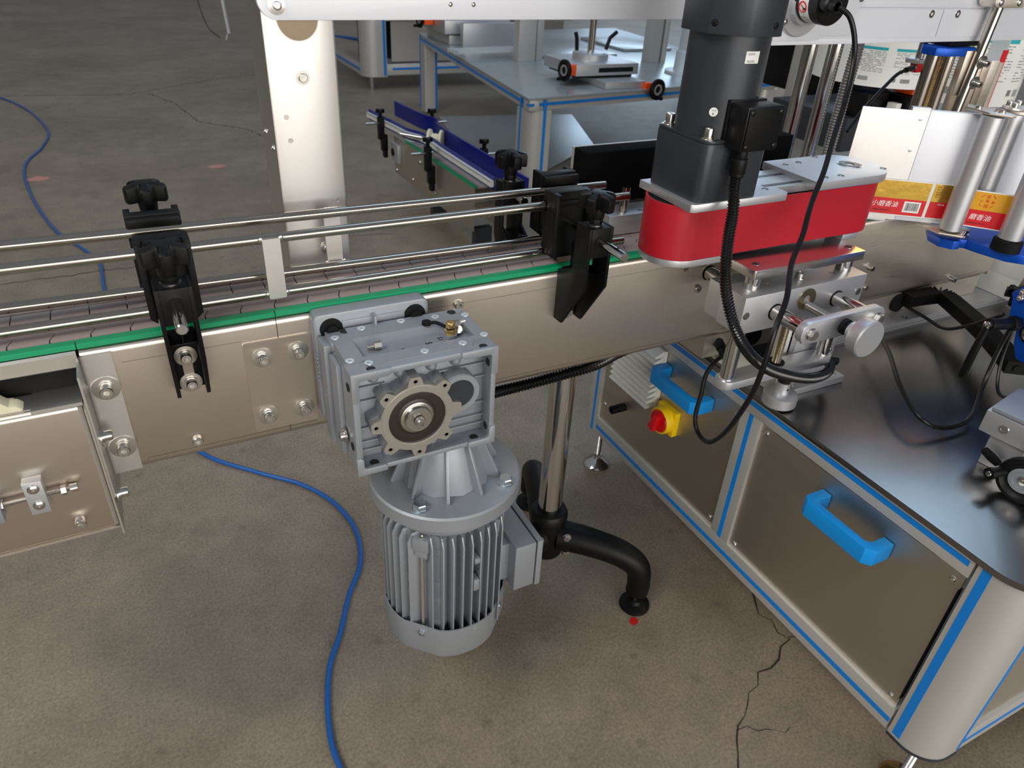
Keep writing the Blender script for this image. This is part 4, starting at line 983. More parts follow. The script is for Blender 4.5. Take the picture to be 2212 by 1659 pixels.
# ================================================================== labelling head
U = Vector((.8102, -.5862, 0)); NN = Vector((-.5862, -.8102, 0)); PP0 = Vector((1.1179, -.0308, 0))
def PW(s, t, z): return PP0+U*s+NN*t+Vector((0, 0, z))
def wbox(mb, s0, s1, t0, t1, z0, z1):
    c = [mb.v(PW(s, t, z)) for z in (z0, z1) for t in (t0, t1) for s in (s0, s1)]
    for f in ((0, 1, 3, 2), (4, 6, 7, 5), (0, 4, 5, 1), (2, 3, 7, 6), (0, 2, 6, 4), (1, 5, 7, 3)): mb.face([c[i] for i in f])
    return mb
lh = thing('label_peel_head', 'pale metal peel plates angled towards the chain, right of the red belt unit', 'peel plate', (1.12, -.03, .705))
mb = MB(); wbox(mb, -.100, .0005, 0, -.0020, .7060, .8785); add('peel_plate', mb, STEELV, lh)
for s, z in ((-.0105, .8665), (-.0110, .8190)):
    mb = MB(); mb.lathe(PW(s, 0, z), NN, [(.0030, 0), (.0030, .0002), (.0022, .0003), (0, .0003)], 20); add('rivet', mb, ZINC, lh)
mb = MB(); wbox(mb, .0015, .175, -.0010, -.0130, .7060, .8800); add('back_plate', mb, BEAMM, lh, bevel=.0006)
mb = MB(); wbox(mb, -.0260, .0010, -.0025, -.0120, .8700, .8830); wbox(mb, -.050, -.012, -.0025, -.0100, .7020, .7060); add('edge_bar', mb, ALU, lh)
mb = MB(); P = [PW(s, t, 0) for s, t in ((.0500, -.008), (.0700, .0330), (.0980, .0440), (.1080, .0350), (.0950, -.012))]
mb.prism([(p.x, p.y) for p in P], .8860, .8895); tp = add('roller_bracket', mb, STEEL, lh, bevel=.0004)
P = [PW(s, t, 0) for s, t in ((.0400, -.005), (.0620, .0360), (.0960, .0440), (.100, .0350), (.0920, -.008))]
mb = MB(); mb.prism([(p.x, p.y) for p in P], .7000, .7030); add('roller_bracket', mb, STEEL, lh, bevel=.0004)
for s, t in ((.0640, .005), (.086, .020), (.0900, .0260)):
    p = PW(s, t, .8895); mb = MB(); mb.lathe(p, (0, 0, 1), [(.0055, 0), (.0055, .001), (.0040, .0012), (.0040, .0040), (.0030, .0050), (0, .0050)], 20); add('screw', mb, BOLT, lh)
def roller(name, s, t, z0, z1, r, label):
    mb = MB(); mb.lathe(PW(s, t, z0), (0, 0, 1), [(0, .0002), (r-.001, 0), (r, .001), (r, z1-z0-.001), (r-.001, z1-z0), (0, z1-z0)], 48)
    return single(name, mb, ALU, label, 'roller')
roller('guide_roller', .0820, .0210, .7060, .8840, .0165, 'long satin aluminium roller nearest the peel plate')
roller('guide_roller', .1210, -.0050, .7600, .8860, .0170, 'satin aluminium roller behind the front roller, under the bolted disc')
t3 = roller('guide_roller', .1640, .0450, .7080, .88, .0175, 'satin aluminium roller with black collar at the right edge')
mb = MB(); mb.lathe(PW(.1640, .0450, .6890), (0, 0, 1), [(0, 0), (.0215, 0), (.0215, .0170), (.0185, .0185), (0, .0185)], 40)
single('roller_collar', mb, RUBBER, 'black rubber collar on the blue bracket under the rightmost roller', 'collar')
dc = thing('bolted_disc', 'round steel disc with bolts on top of the rear roller at the right edge', 'disc', PW(.125, -.005, .886))
mb = MB(); mb.lathe(PW(.1240, -.0040, .8865), (0, 0, 1), [(0, 0), (.016, 0), (.016, .0045), (.0215, .0050), (.0225, .0062), (.0215, .0085), (0, .0085)], 44); add('disc', mb, STEEL, dc)
for a in (2.4, 3.6, 5.0, .6): cap_screw(PW(.1240+.0140*cos(a), -.0040+.0140*sin(a), .8950), (0, 0, 1), dc, .0042, .0075)
mb = MB(); mb.lathe(PW(.104, .012, .6950), (0, 0, 1), [(0, 0), (.0140, 0), (.0140, .003), (.0110, .004), (.0110, .007), (.013, .0078), (.013, .011), (0, .011)], 36)
single('bearing_foot', mb, CHROME, 'shiny bearing foot between the rollers on the blue bracket', 'bearing')
# label web
wb = thing('label_web', 'strip of gold and red oil labels running past the rollers', 'label strip', PW(.02, .003, .717))
mb = MB(); wbox(mb, -.1000, .0950, .0012, .0016, .7135, .7725); add('backing_paper', mb, PAPER, wb)
mb = MB(); A = [(.0990, .0200), (.1560, .0320)]
def seg_(mb, p, q, z0, z1, th=.0004):
    a = PW(p[0], p[1], 0); b_ = PW(q[0], q[1], 0); n = Vector((-(b_-a).y, (b_-a).x, 0)).normalized()*th
    c = [mb.v((v.x, v.y, z)) for z in (z0, z1) for v in (a, b_, b_+n, a+n)]
    for f in ((0, 1, 2, 3), (4, 7, 6, 5), (0, 4, 5, 1), (1, 5, 6, 2), (2, 6, 7, 3), (3, 7, 4, 0)): mb.face([c[i] for i in f])
seg_(mb, *A, .7135, .7725); add('backing_paper', mb, PAPER, wb)
for s0, s1 in ((-.0990, .0405), (.0455, .0940)):
    mb = MB(); wbox(mb, s0, s1, .0016, .0020, .7420, .7705); add('gold_band', mb, GOLD, wb)
    mb = MB(); wbox(mb, s0, s1, .0016, .0020, .7155, .7420); add('red_band', mb, REDINK, wb)
va = PW(*A[0], 0); vb = PW(*A[1], 0); D2 = (vb-va).normalized(); N2 = Vector((D2.y, -D2.x, 0))
OR2 = mat('orange_gold_print', srgb(222, 160, 30), .42, .2, var=.04)
for z0, z1, mm, nm in ((.7420, .7705, OR2, 'gold_band'), (.7155, .7420, REDINK, 'red_band')):
    mb = MB(); c = [mb.v(va+D2*(s)+N2*o_+Vector((0, 0, z))) for z in (z0, z1) for s, o_ in ((0, .0002), (.056, .0002), (.056, .0005), (0, .0005))]
    for f in ((0, 1, 2, 3), (4, 7, 6, 5), (0, 4, 5, 1), (1, 5, 6, 2), (2, 6, 7, 3), (3, 7, 4, 0)): mb.face([c[i] for i in f])
    add(nm, mb, mm, wb)
text('label_writing', '小磨香油', .0105, PW(-.0440, .0022, .7285), U, (0, 0, 1), WHITEINK, wb, shear=.15)
text('label_writing', '益康园香油有限公司', .0030, PW(-.0400, .0022, .7205), U, (0, 0, 1), INK, wb)
text('label_writing', '磨香油', .0105, va+D2*.0040+N2*.0007+Vector((0, 0, .7270)), D2, (0, 0, 1), WHITEINK, wb, shear=.15)
text('label_writing', '益康园香油有限公司', .0030, va+D2*.0030+N2*.0007+Vector((0, 0, .7195)), D2, (0, 0, 1), INK, wb)
text('label_writing', '净含量', .0035, PW(.0580, .0022, .7370), U, (0, 0, 1), WHITEINK, wb)
mb = MB(); wbox(mb, .0070, .0330, .0020, .0023, .7205, .7385); add('barcode_patch', mb, WHITEINK, wb, bevel=.0001)
mb = MB(); rnd = random.Random(3); s = .0100
while s < .0305:
    ww = rnd.choice((.0003, .0006, .0009)); wbox(mb, s, s+ww, .0023, .0024, .7235, .7365); s += ww+rnd.choice((.0004, .0008))
bc = add('barcode_bars', mb, INK, wb); bc['kind'] = 'stuff'
for k, z in enumerate((.765, .761, .757, .753, .749)):
    text('label_writing', '配料  芝麻  产品标准  保质期', .0030, PW(.0500, .0022, z), U, (0, 0, 1), mat('ochre_ink', srgb(150, 110, 20), .5) if k == 0 else bpy.data.materials['ochre_ink'], wb)
ec = va+D2*.0215+N2*.0008+Vector((0, 0, .7575))
mb = MB(); 
for k in range(4):
    a0 = pi/2*k+.5
    pts = [ec+D2*.0112*cos(a0+t*.09)+Vector((0, 0, .0112*sin(a0+t*.09))) for t in range(7)]; mb.tube(pts, .0004, 5)
add('emblem_ring', mb, REDINK, wb)
for ch, dx, dz, sz in (('益', 0, .0075, .0062), ('寿', 0, .0, .0062), ('园', 0, -.0078, .0062), ('小', -.0082, -.001, .005), ('磨', .0082, -.001, .005)):
    text('emblem_writing', ch, sz, ec+D2*(dx-sz*.5)+Vector((0, 0, dz-sz*.38)), D2, (0, 0, 1), REDINK, wb)
# blue bracket plate
mb = MB(); P = [(1.176, -.064), (1.168, -.090), (1.178, -.108), (1.190, -.112), (1.196, -.104), (1.204, -.112), (1.206, -.132), (1.216, -.176), (1.235, -.196), (1.30, -.235), (1.42, -.22), (1.45, -.10), (1.30, -.02), (1.21, -.035)]
mb.prism(P, .6740, .6885); single('bracket_plate', mb, BLUEA, 'bright blue anodised plate with wavy edge carrying the rollers', 'plate', bevel=.0012)

# ================================================================== machine cabinet
cb = thing('machine_cabinet', 'stainless machine cabinet in a blue-striped aluminium frame under the labelling head', 'cabinet', (1.35, -.1, .1))
XF = .829; XB = 1.90; YN = -.553; YF = .345
# frame members (end facing the camera side is the x = XF face)
def fr(name, x0, x1, y0, y1, z0, z1, bev=.0015): 
    mb = MB(); mb.box(x0, x1, y0, y1, z0, z1); return add(name, mb, ALUF, cb, bevel=bev)
fr('frame_rail', XF, XF+.040, -.484, .3185, .4290, .4640); fr('frame_rail', XF, XF+.040, -.484, .3185, .1120, .1560)
fr('frame_rail', XF+.055, XB, YN, YN+.040, .4290, .4640); fr('frame_rail', XF+.055, XB, YN, YN+.040, .1120, .1560)
fr('frame_rail', XF+.04, XB, .310, .350, .4290, .4640); fr('frame_rail', XF+.04, XB, .310, .350, .1120, .1560)
fr('frame_post', XF, XF+.040, -.1180, -.0730, .1562, .4288)
fr('frame_post', XF, XF+.040, .3190, .3560, .1122, .4638)
# big rounded corner post
def cpost(x, y, r, z0, z1, nm='corner_post'):
    P = [(x+.066, y+.066), (x, y+.066)]
    for k in range(13):
        a = pi+pi/2*k/12; P.append((x+r+r*cos(a), y+r+r*sin(a)))
    P += [(x+.066, y)]
    mb = MB(); mb.prism(P, z0, z1); return add(nm, mb, ALUF, cb)
cpost(XF-.0005, YN-.0005, .046, .1125, .4660)
mb = MB(); P = [(XF-.002+.068, YN-.002+.068), (XF-.002, YN+.066)]
for k in range(13):
    a = pi+pi/2*k/12; P.append((XF-.002+.048+.048*cos(a), YN-.002+.048+.048*sin(a)))
P += [(XF+.066, YN-.002)]; mb.prism(P, .1080, .1125); add('corner_cap', mb, DARKM, cb, bevel=.0004)
# blue inserts in the grooves
def stripe(x0, x1, y0, y1, z0, z1): mb = MB(); mb.box(x0, x1, y0, y1, z0, z1); return add('blue_insert', mb, BLUES, cb)
stripe(XF-.0006, XF+.004, -.478, .3490, .4450, .4540); stripe(XF-.0006, XF+.004, -.483, .3170, .1270, .1365)
stripe(XF-.0006, XF+.004, -.1005, -.0915, .1562, .4288); stripe(XF-.0006, XF+.004, .3310, .3390, .1130, .4630)
stripe(XF-.0011, XF+.004, -.5060, -.4940, .1180, .4655); stripe(.8900, .8960, YN-.0012, YN+.004, .1180, .4655)
stripe(.90, XB, YN-.0006, YN+.004, .4450, .4540); stripe(.9000, XB, YN-.0006, YN+.004, .1290, .1370)
# panels
def panel(name, y0, y1, z0, z1, scr):
    mb = MB(); mb.box(XF+.006, XF+.009, y0, y1, z0, z1); mb.box(XF+.0005, XF+.006, y0+.02, y1-.02, z1-.0012, z1) ; p = add(name, mb, STEELD, cb)
    for y, z in scr: pan_screw((XF+.006, y, z), (-1, 0, 0), cb, .0046, .0030)
    return p
panel('side_panel', -.0735, .3190, .1558, .4292, ((-.060, .405), (-.060, .172), (.305, .200), (.305, .410)))
panel('side_panel', -.4800, -.1175, .1558, .4292, ((-.130, .413), (-.130, .166), (-.467, .410), (-.467, .168)))
for y0, y1 in ((-.4815, -.4802), (-.1176, -.1168), (-.0742, -.0734)):
    mb = MB(); mb.box(XF+.0005, XF+.0095, y0, y1, .180, .405); add('gap_strip', mb, RUBBER, cb)
mb = MB(); mb.box(XF+.0005, XF+.0052, -.440, -.150, .4268, .4288); mb.box(XF+.0005, XF+.0052, -.040, .28, .4268, .4288); add('panel_lip', mb, ALUM, cb)
mb = MB(); mb.box(.9000, XB, YN+.006, YN+.009, .1560, .4290); add('front_panel', mb, STEELD, cb)
pan_screw((.912, YN+.006, .1680), (0, -1, 0), cb, .0046, .003)
# handles
def handle(y0, y1, z0, z1, lab):
    h = bpy.data.objects.new('handle', None); COL.objects.link(h); h.parent = cb; h.location = Vector((XF, (y0+y1)/2, (z0+z1)/2))-wloc(cb); h['label'] = lab
    for o in (h,): pass
    P = [(XF+.005, y1), (XF-.030, y1), (XF-.040, y1-.012), (XF-.040, y0+.012), (XF-.030, y0), (XF+.005, y0), (XF+.005, y0+.018), (XF-.020, y0+.018), (XF-.026, y0+.024), (XF-.026, y1-.024), (XF-.020, y1-.018), (XF+.005, y1-.018)]
    mb = MB(); mb.prism(P, z0, z1); add('grip', mb, BLUEH, h, bevel=.0024)
handle(-.0060, .1320, .3760, .4020, 'blue handle on the left panel'); handle(-.3850, -.2560, .3680, .3960, 'blue handle on the right panel')
# louvre
lv = bpy.data.objects.new('vent_louver', None); COL.objects.link(lv); lv.parent = cb; lv.location = Vector((XF, .2, .36))-wloc(cb); lv['label'] = 'white louvred vent'
mb = MB(); mb.box(XF-.004, XF+.005, .1340, .2640, .2980, .4250); add('vent_base', mb, WHITEP, lv)
for k in range(10):
    z = .3010+k*.0125; mb = MB(); mb.prism([(XF-.004, z), (XF-.026+k*.0003, z), (XF-.026+k*.0003, z+.0030), (XF-.004, z+.0120)], .1350, .2630, 'y'); add('slat', mb, WHITEP, lv)
# main switch
sw = bpy.data.objects.new('main_switch', None); COL.objects.link(sw); sw.parent = cb; sw.location = Vector((XF, .095, .297))-wloc(cb); sw['label'] = 'red and yellow rotary main switch'
y, z = .0960, .2970
mb = MB(); mb.prism(rrect(y-.0270, y+.0270, z-.0270, z+.0270, .003), XF-.0060, XF+.0060, 'x'); add('switch_plate', mb, YELLOW, sw, bevel=.0012)
mb = MB(); mb.lathe((XF-.0060, y, z), (-1, 0, 0), [(0, 0), (.0275, 0), (.0268, .0140), (.0255, .0160), (.0235, .0150), (0, .0150)], 48); add('switch_collar', mb, YELLOW, sw)
mb = MB(); mb.lathe((XF-.0215, y, z), (-1, 0, 0), [(0, 0), (.0228, 0), (.0222, .0020), (0, .0026)], 48); add('switch_disc', mb, REDP, sw)
mb = MB(); a = -1.25; c, s = cos(a), sin(a); P = [(y+u_*c-v_*s, z+u_*s+v_*c) for u_, v_ in ((-.0180, -.0055), (.0185, -.0085), (.0185, .0085), (-.0180, .0055))]
mb.prism(P, XF-.0370, XF-.0230, 'x'); add('switch_grip', mb, REDP, sw, bevel=.0018)
for dy, dz in ((-.0050, .0215), (-.0165, .0145)):
    mb = MB(); mb.prism(rrect(y+dy-.003, y+dy+.003, z+dz-.003, z+dz+.003, .0005), XF-.0232, XF-.0222, 'x'); add('switch_window', mb, REDP, sw)
mb = MB(); mb.lathe((XF+.006, .2380, .2330), (-1, 0, 0), [(.0090, 0), (.0090, .020), (.0080, .0205), (.0080, .0235), (.0090, .024), (.0090, .0330), (.0066, .0335), (.0066, .028), (0, .028)], 28); add('round_socket', mb, BLACK, cb)
# feet
def foot(x, y, col=CHROME):
    f = bpy.data.objects.new('levelling_foot', None); COL.objects.link(f); f.parent = cb; f.location = Vector((x, y, 0))-wloc(cb)
    mb = MB(); mb.lathe((x, y, .0004), (0, 0, 1), [(0, 0), (.0300, 0), (.0315, .003), (.0280, .0075), (.0150, .0150), (.0100, .0190), (0, .0190)], 36); add('foot_cup', mb, col, f)
    mb = MB(); thread(mb, (x, y, .018), (x, y, .112), .0062, .0022); add('foot_stud', mb, BOLT, f)
    mb = MB(); mb.cyl((x, y, .0240), (x, y, .0320), .0105, 6); add('nut', mb, BOLT, f)
foot(.858, .335); foot(.868, -.520, BRASS); foot(1.86, .31); foot(1.86, -.51)
mb = MB(); mb.box(XF+.03, XF+.06, -.0100, .0150, .095, .112); mb.box(XF+.02, XF+.06, -.22, -.20, .100, .112); add('floor_bracket', mb, RUBBER, cb)
mb = MB(); mb.box(XF+.045, XB-.02, YN+.045, .305, .118, .125); add('bottom_sheet', mb, STEELD, cb)
# tabletop
P = [(XB, .360), (.8180, .360)]
for k in range(11):
    a = pi+pi/2*k/10; P.append((.8180+.055+.055*cos(a), -.5640+.055+.055*sin(a)))
P += [(XB, -.5640)]
mb = MB(); mb.prism(P, .4642, .4740); tt = single('tabletop', mb, TABLE, 'dark reflecting stainless tabletop with rounded corner on the cabinet', 'tabletop', bevel=.0016)
# profile bar on the table carrying the conveyor
mb = MB(); mb.prism([(-.030, .4742), (-.030, .4780), (-.0270, .4790), (-.0270, .4800), (-.030, .4810), (-.030, .4900), (.112, .4900), (.112, .4742)], 1.070, 1.88, 'x')
single('profile_bar', mb, ALU, 'flat grooved aluminium bar lying on the table under the conveyor', 'bar')
mb = MB(); mb.lathe((1.268, -.0200, .4900), (0, 0, 1), [(.006, .0), (.0052, .0006), (.003, .0006), (.003, .0002), (0, .0002)], 18); single('bar_screw', mb, ZINC, 'small countersunk screw in the flat bar under the conveyor', 'screw')
mb = MB(); mb.box(1.545, 1.60, -.10, .60, .4905, .5300); mb.box(1.545, 1.60, -.10, .60, .535, .575); mb.cyl((1.552, -.10, .5325), (1.552, .60, .5325), .006, 14)
single('cross_profile', mb, WHITEP, 'cream grooved cross beam just beyond the end of the conveyor', 'beam', bevel=.0008)
# hand stage at the right edge
hs = thing('hand_stage', 'silver slide stage with black handwheel standing on the table at the right edge', 'slide stage', (.97, -.40, .474))
hu = Vector((.18, -1, 0)).normalized(); hn = Vector((-1, -.18, 0)).normalized()   # u: along the front face, n: towards the camera side
HB = Vector((.985, -.350, 0))
def hbx(mb, s0, s1, t0, t1, z0, z1):
    c = [mb.v(HB+hu*s+hn*t+Vector((0, 0, z))) for z in (z0, z1) for t in (t0, t1) for s in (s0, s1)]
    for f in ((0, 1, 3, 2), (4, 6, 7, 5), (0, 4, 5, 1), (2, 3, 7, 6), (0, 2, 6, 4), (1, 5, 7, 3)): mb.face([c[i] for i in f])
mb = MB(); hbx(mb, 0, .20, -.10, 0, .5260, .5600); add('stage_top', mb, ALU, hs, bevel=.0020)
mb = MB(); hbx(mb, .004, .20, -.09, -.002, .5610, .5660); add('stage_plate', mb, ALUC, hs, bevel=.0005)
mb = MB(); hbx(mb, .015, .060, -.06, -.0100, .4745, .5250); hbx(mb, .045, .20, -.09, -.030, .4745, .5250); add('stage_base', mb, ALU, hs, bevel=.0010)
mb = MB(); mb.lathe(HB+hu*.028+hn*.0001+Vector((0, 0, .5430)), hn, [(.0070, 0), (.0062, .0012), (.0035, .0012), (.003, .0002), (0, .0002)], 24); add('screw', mb, BOLT, hs)
WC = HB+hu*.082+hn*(.022)+Vector((0, 0, .5050))
mb = MB(); mb.lathe(WC, hn, [(.0100, -.03), (.0100, 0), (.0280, .0020), (.0320, .0050), (.0330, .0100), (.0320, .0150), (.0270, .0165), (.0230, .0120), (.0190, .0110), (0, .0110)], 56); add('handwheel', mb, BLACK, hs)
mb = MB(); mb.lathe(WC+hn*.0112, hn, [(.0130, 0), (.0180, .0002), (.0180, .0016), (.0130, .0020), (.0125, .0005), (0, .0005)], 44); add('wheel_ring', mb, ALUC, hs)
mb = MB(); mb.lathe(WC+hn*.0115, hn, [(.0070, 0), (.0066, .0020), (.0030, .0026), (0, .0010)], 8); add('hub_screw', mb, BOLT, hs)
hp = WC-hu*.0240+Vector((0, 0, .0020))+hn*.012; mb = MB(); mb.lathe(hp, (hn-hu*.35).normalized(), [(.0055, 0), (.0070, .004), (.0062, .014), (.0085, .024), (.0080, .0280), (0, .0290)], 24); add('crank_grip', mb, BLACK, hs)
mb = MB(); mb.lathe(hp+(hn-hu*.35).normalized()*.0285, (hn-hu*.35).normalized(), [(.0040, 0), (.0036, .0010), (.002, .001), (0, .0002)], 18); add('grip_screw', mb, CHROME, hs)
kp = HB+hu*.030+hn*.0020+Vector((0, 0, .4980)); mb = MB(); mb.lathe(kp-Vector((0, 0, 0)), (-.2, .35, .25), [(0, -.016), (.0055, -.013), (.0065, 0), (.0055, .013), (0, .016)], 20); add('wing_knob', mb, RUBBER, hs)
# clamp lever and blue arm at the right edge
lv2 = thing('clamp_lever', 'black clamping lever hanging from the blue arm at the right edge', 'lever', (1.10, -.24, .58))
def atp(x, y, z): return Vector((x, y, z))
a = Vector((1.090, -.254, .6240)); b_ = Vector((1.087, -.250, .5320))
mb = MB(); mb.cyl(a+Vector((.0, 0, 0)), a+Vector((.045, -.006, -.004)), .0095, 18, .0085); mb.cyl(a+Vector((.045, -.006, -.004)), a+Vector((.06, -.008, -.005)), .0115, 6); add('lever_hub', mb, BLACK, lv2, bevel=.0006)
mb = MB(); mb.tube(bez([a, a.lerp(b_, .4)+Vector((-.002, 0, -.004)), a.lerp(b_, .8), b_], 6), lambda i: .0050+.0010*sin(i*.16), 12); add('lever_arm', mb, BLACK, lv2)
mb = MB(); mb.lathe(a, (-1, .1, .05), [(.0060, 0), (.0055, .004), (.0030, .0055), (0, .0055)], 20); add('lever_bolt', mb, CHROME, lv2)
ba = thing('swing_bracket', 'blue anodised swing bracket at the right edge behind the clamping lever', 'bracket', (1.20, -.26, .60))
mb = MB(); mb.prism([(-.2330, .655), (-.2370, .6480), (-.2450, .6150), (-.2600, .6150), (-.2640, .5950), (-.2660, .585), (-.2780, .5640), (-.34, .560), (-.34, .72), (-.275, .71)], 1.158, 1.172, 'x'); add('bracket_plate', mb, BLUEA, ba, bevel=.0012)
mb = MB(); mb.lathe((1.158, -.283, .6080), (-1, 0, 0), [(.0150, 0), (.0150, .002), (.011, .002), (.011, .0006), (0, .0006)], 32); add('washer', mb, CHROME, ba)
for z in (.664, .655): cap_screw((1.158, -.2520, z), (-1, .2, .1), ba, .0050, .009)
sk = thing('star_knob', 'black star knob on a steel bracket near the right edge, below the blue plate', 'knob', (1.36, -.16, .60))
mb = MB(); mb.star(Vector((1.355, -.150)), .575, .592, .0200, .0110, 6, .2, .22); mb.cyl((1.355, -.150, .560), (1.355, -.150, .576), .009, 16); add('knob_head', mb, BLACK, sk, bevel=.0010)
mb = MB(); mb.prism([(-.20, .535), (-.13, .545), (-.145, .66), (-.20, .66)], 1.375, 1.379, 'x'); add('knob_bracket', mb, STEEL, sk)

# ================================================================== cables and hoses
def corrug(pts, r, pitch=.0038):
    P = resample(bez(pts, 24), pitch/2); mb = MB(); mb.tube(P, lambda i: r if i % 2 else r*.80, 14); return mb
c1 = corrug([(.662, -.115, .850), (0.6600, -0.1190, 0.8300), (0.6545, -0.1300, 0.8041), (0.6420, -0.1450, 0.7741), (0.6342, -0.1600, 0.7382), (0.6281, -0.1800, 0.7102), (0.6333, -0.2000, 0.6768), (0.6568, -0.2100, 0.6437), (0.6985, -0.2100, 0.6120), (0.7563, -0.2000, 0.5818), (0.8153, -0.1900, 0.5582), (0.8808, -0.1650, 0.5356), (0.9366, -0.1300, 0.5181), (0.9566, -0.1000, 0.5146), (0.9500, -0.0750, 0.5150), (.925, -.065, .5120)], .0078)
single('corrugated_conduit', c1, CONDUIT, 'black corrugated conduit curving down from the junction box in front of the slide', 'conduit')
g2 = MB(); g2.cyl((.8600, .004, .515), (.8600, .004, .515), .001, 4) if False else None
g2.cyl((.9900, .003, .5150), (.9840, -.018, .5130), .0120, 12); g2.cyl((.9840, -.018, .5130), (.9780, -.040, .5115), .0105, 10)
single('cable_gland', g2, BLACK, 'black threaded cable gland on the duct behind the lower slide bar', 'gland', bevel=.0005)
c2 = corrug([(.978, -.038, .5115), (.970, -.055, .508), (.968, -.075, .503), (.975, -.090, .500), (.995, -.10, .497)], .0075)
single('corrugated_conduit', c2, CONDUIT, 'short black corrugated conduit behind the lower slide bar', 'conduit')
g3 = MB(); g3.cyl((.8200, .004, .5165), (.8150, -.012, .5125), .0085, 12); g3.cyl((.8150, -.012, .5125), (.8100, -.026, .5050), .0070, 10)
single('cable_gland', g3, BLACK, 'small black cable gland at the left end of the duct under the conveyor', 'gland', bevel=.0005)
# thin cable from the encoder down to the loop in front of the cabinet and into the small gland
P = bez([(0.9093, 0.0120, 1.0177), (0.9219, 0.0000, 1.0058), (0.9308, -0.0100, 0.9798), (0.9300, -0.0200, 0.9487), (0.9096, -0.0400, 0.9045), (0.8705, -0.0700, 0.8638), (0.8335, -0.1000, 0.8309), (0.7960, -0.1250, 0.7977), (0.7660, -0.1500, 0.7692), (0.7298, -0.1750, 0.7425), (0.6895, -0.2150, 0.7195), (0.6604, -0.2350, 0.6923), (0.6520, -0.2400, 0.6444), (0.6567, -0.2300, 0.5958), (0.6683, -0.2050, 0.5361), (0.6890, -0.1700, 0.4788), (0.7079, -0.1300, 0.4327), (0.7239, -0.0900, 0.4187), (0.7305, -0.0700, 0.4356), (0.7527, -0.0500, 0.4625), (0.7691, -0.0350, 0.4854), (.790, -.028, .502), (0.8080, -0.0240, 0.5060)], 10)
mb = MB(); mb.tube(P, .0037, 10); single('sensor_cable', mb, SATINB, 'thin black cable from the encoder, hanging in a loop before the cabinet', 'cable')
mb = MB(); mb.tube(bez([(1.13, -.05, .53), (1.126, -.055, .520), (1.065, -.137, .520), (.994, -.217, .518), (.968, -.275, .505), (.998, -.298, .490), (1.06, -.300, .492), (1.115, -.272, .525), (1.135, -.262, .575), (1.140, -.262, .615)], 10), .0036, 10)
single('loop_cable', mb, SATINB, 'black cable lying in a wide loop on the dark tabletop', 'cable')
mb = MB(); mb.tube(bez([(1.275, -.005, .508), (1.285, -.045, .500), (1.270, -.10, .505), (1.235, -.16, .550), (1.18, -.225, .610)], 8), .0030, 10)
single('thin_cable', mb, SATINB, 'thin black cable running from the duct plug towards the blue arm', 'cable')
mb = MB(); mb.tube(bez([(1.145, -.262, .615), (1.135, -.272, .560), (1.115, -.295, .525), (1.095, -.325, .535), (1.09, -.35, .562)], 8), .0026, 8)
single('thin_cable', mb, SATINB, 'thin black cable dropping from the lever hub onto the slide stage', 'cable')
# black brush / cable carrier
cc = thing('cable_carrier', 'black ribbed cable carrier slanting from the duct to the blue arm', 'cable carrier', (1.34, -.08, .53))
path = resample(bez([(1.270, -.006, .522), (1.33, -.010, .520), (1.355, -.025, .522), (1.335, -.080, .520), (1.29, -.150, .525), (1.24, -.215, .530), (1.20, -.270, .530)], 10), .0052)
for i, p in enumerate(path[:-1]):
    d = (path[i+1]-p).normalized(); s = Vector((-d.y, d.x, 0)).normalized(); mb = MB()
    A = [p+s*a_+Vector((0, 0, b_)) for a_, b_ in ((-.016, -.011), (.016, -.011), (.016, .011), (-.016, .011))]; B = [q+d*.0028 for q in A]
    loft(mb, A, B); add('link', mb, RUBBER, cc, smooth=False)
mb = MB(); mb.tube([p for p in path], .0060, 8); add('inner_cable', mb, RUBBER, cc)
# conduit under the conveyor from the gear motor
mb = corrug([(.345, .020, .505), (.42, .030, .500), (.47, .030, .501), (.53, .020, .511), (.58, .012, .521), (.66, .03, .525), (.80, .03, .526)], .0090, .0050)
single('corrugated_conduit', mb, CONDUIT, 'black corrugated conduit under the conveyor between the gear motor and the pole', 'conduit')
# blue air hose on the floor
P = bez([(-1.1, 5.2, .006), (-.75, 5.0, .006), (-.62, 4.88, .006), (-.46, 4.49, .006), (-.35, 3.96, .006), (-.37, 3.62, .006), (-.425, 3.38, .006), (-.43, 3.15, .006), (-.38, 2.75, .006), (-.30, 2.37, .006), (-.21, 2.14, .006), (-.161, 1.99, .006), (-.155, 1.78, .006), (-.14, 1.5, .006), (-.12, 1.2, .006), (-.06, .92, .006), (.018, .728, .006), (.121, .609, .006), (.197, .532, .006), (.247, .444, .006), (.266, .343, .006), (.248, .250, .006), (.205, .18, .006), (.165, .10, .006), (.129, .037, .006), (.103, -.054, .006), (.098, -.133, .006), (.12, -.25, .006)], 8)
mb = MB(); mb.tube(P, .0048, 10); single('air_hose', mb, HOSE, 'blue air hose snaking over the concrete floor under the conveyor', 'hose')
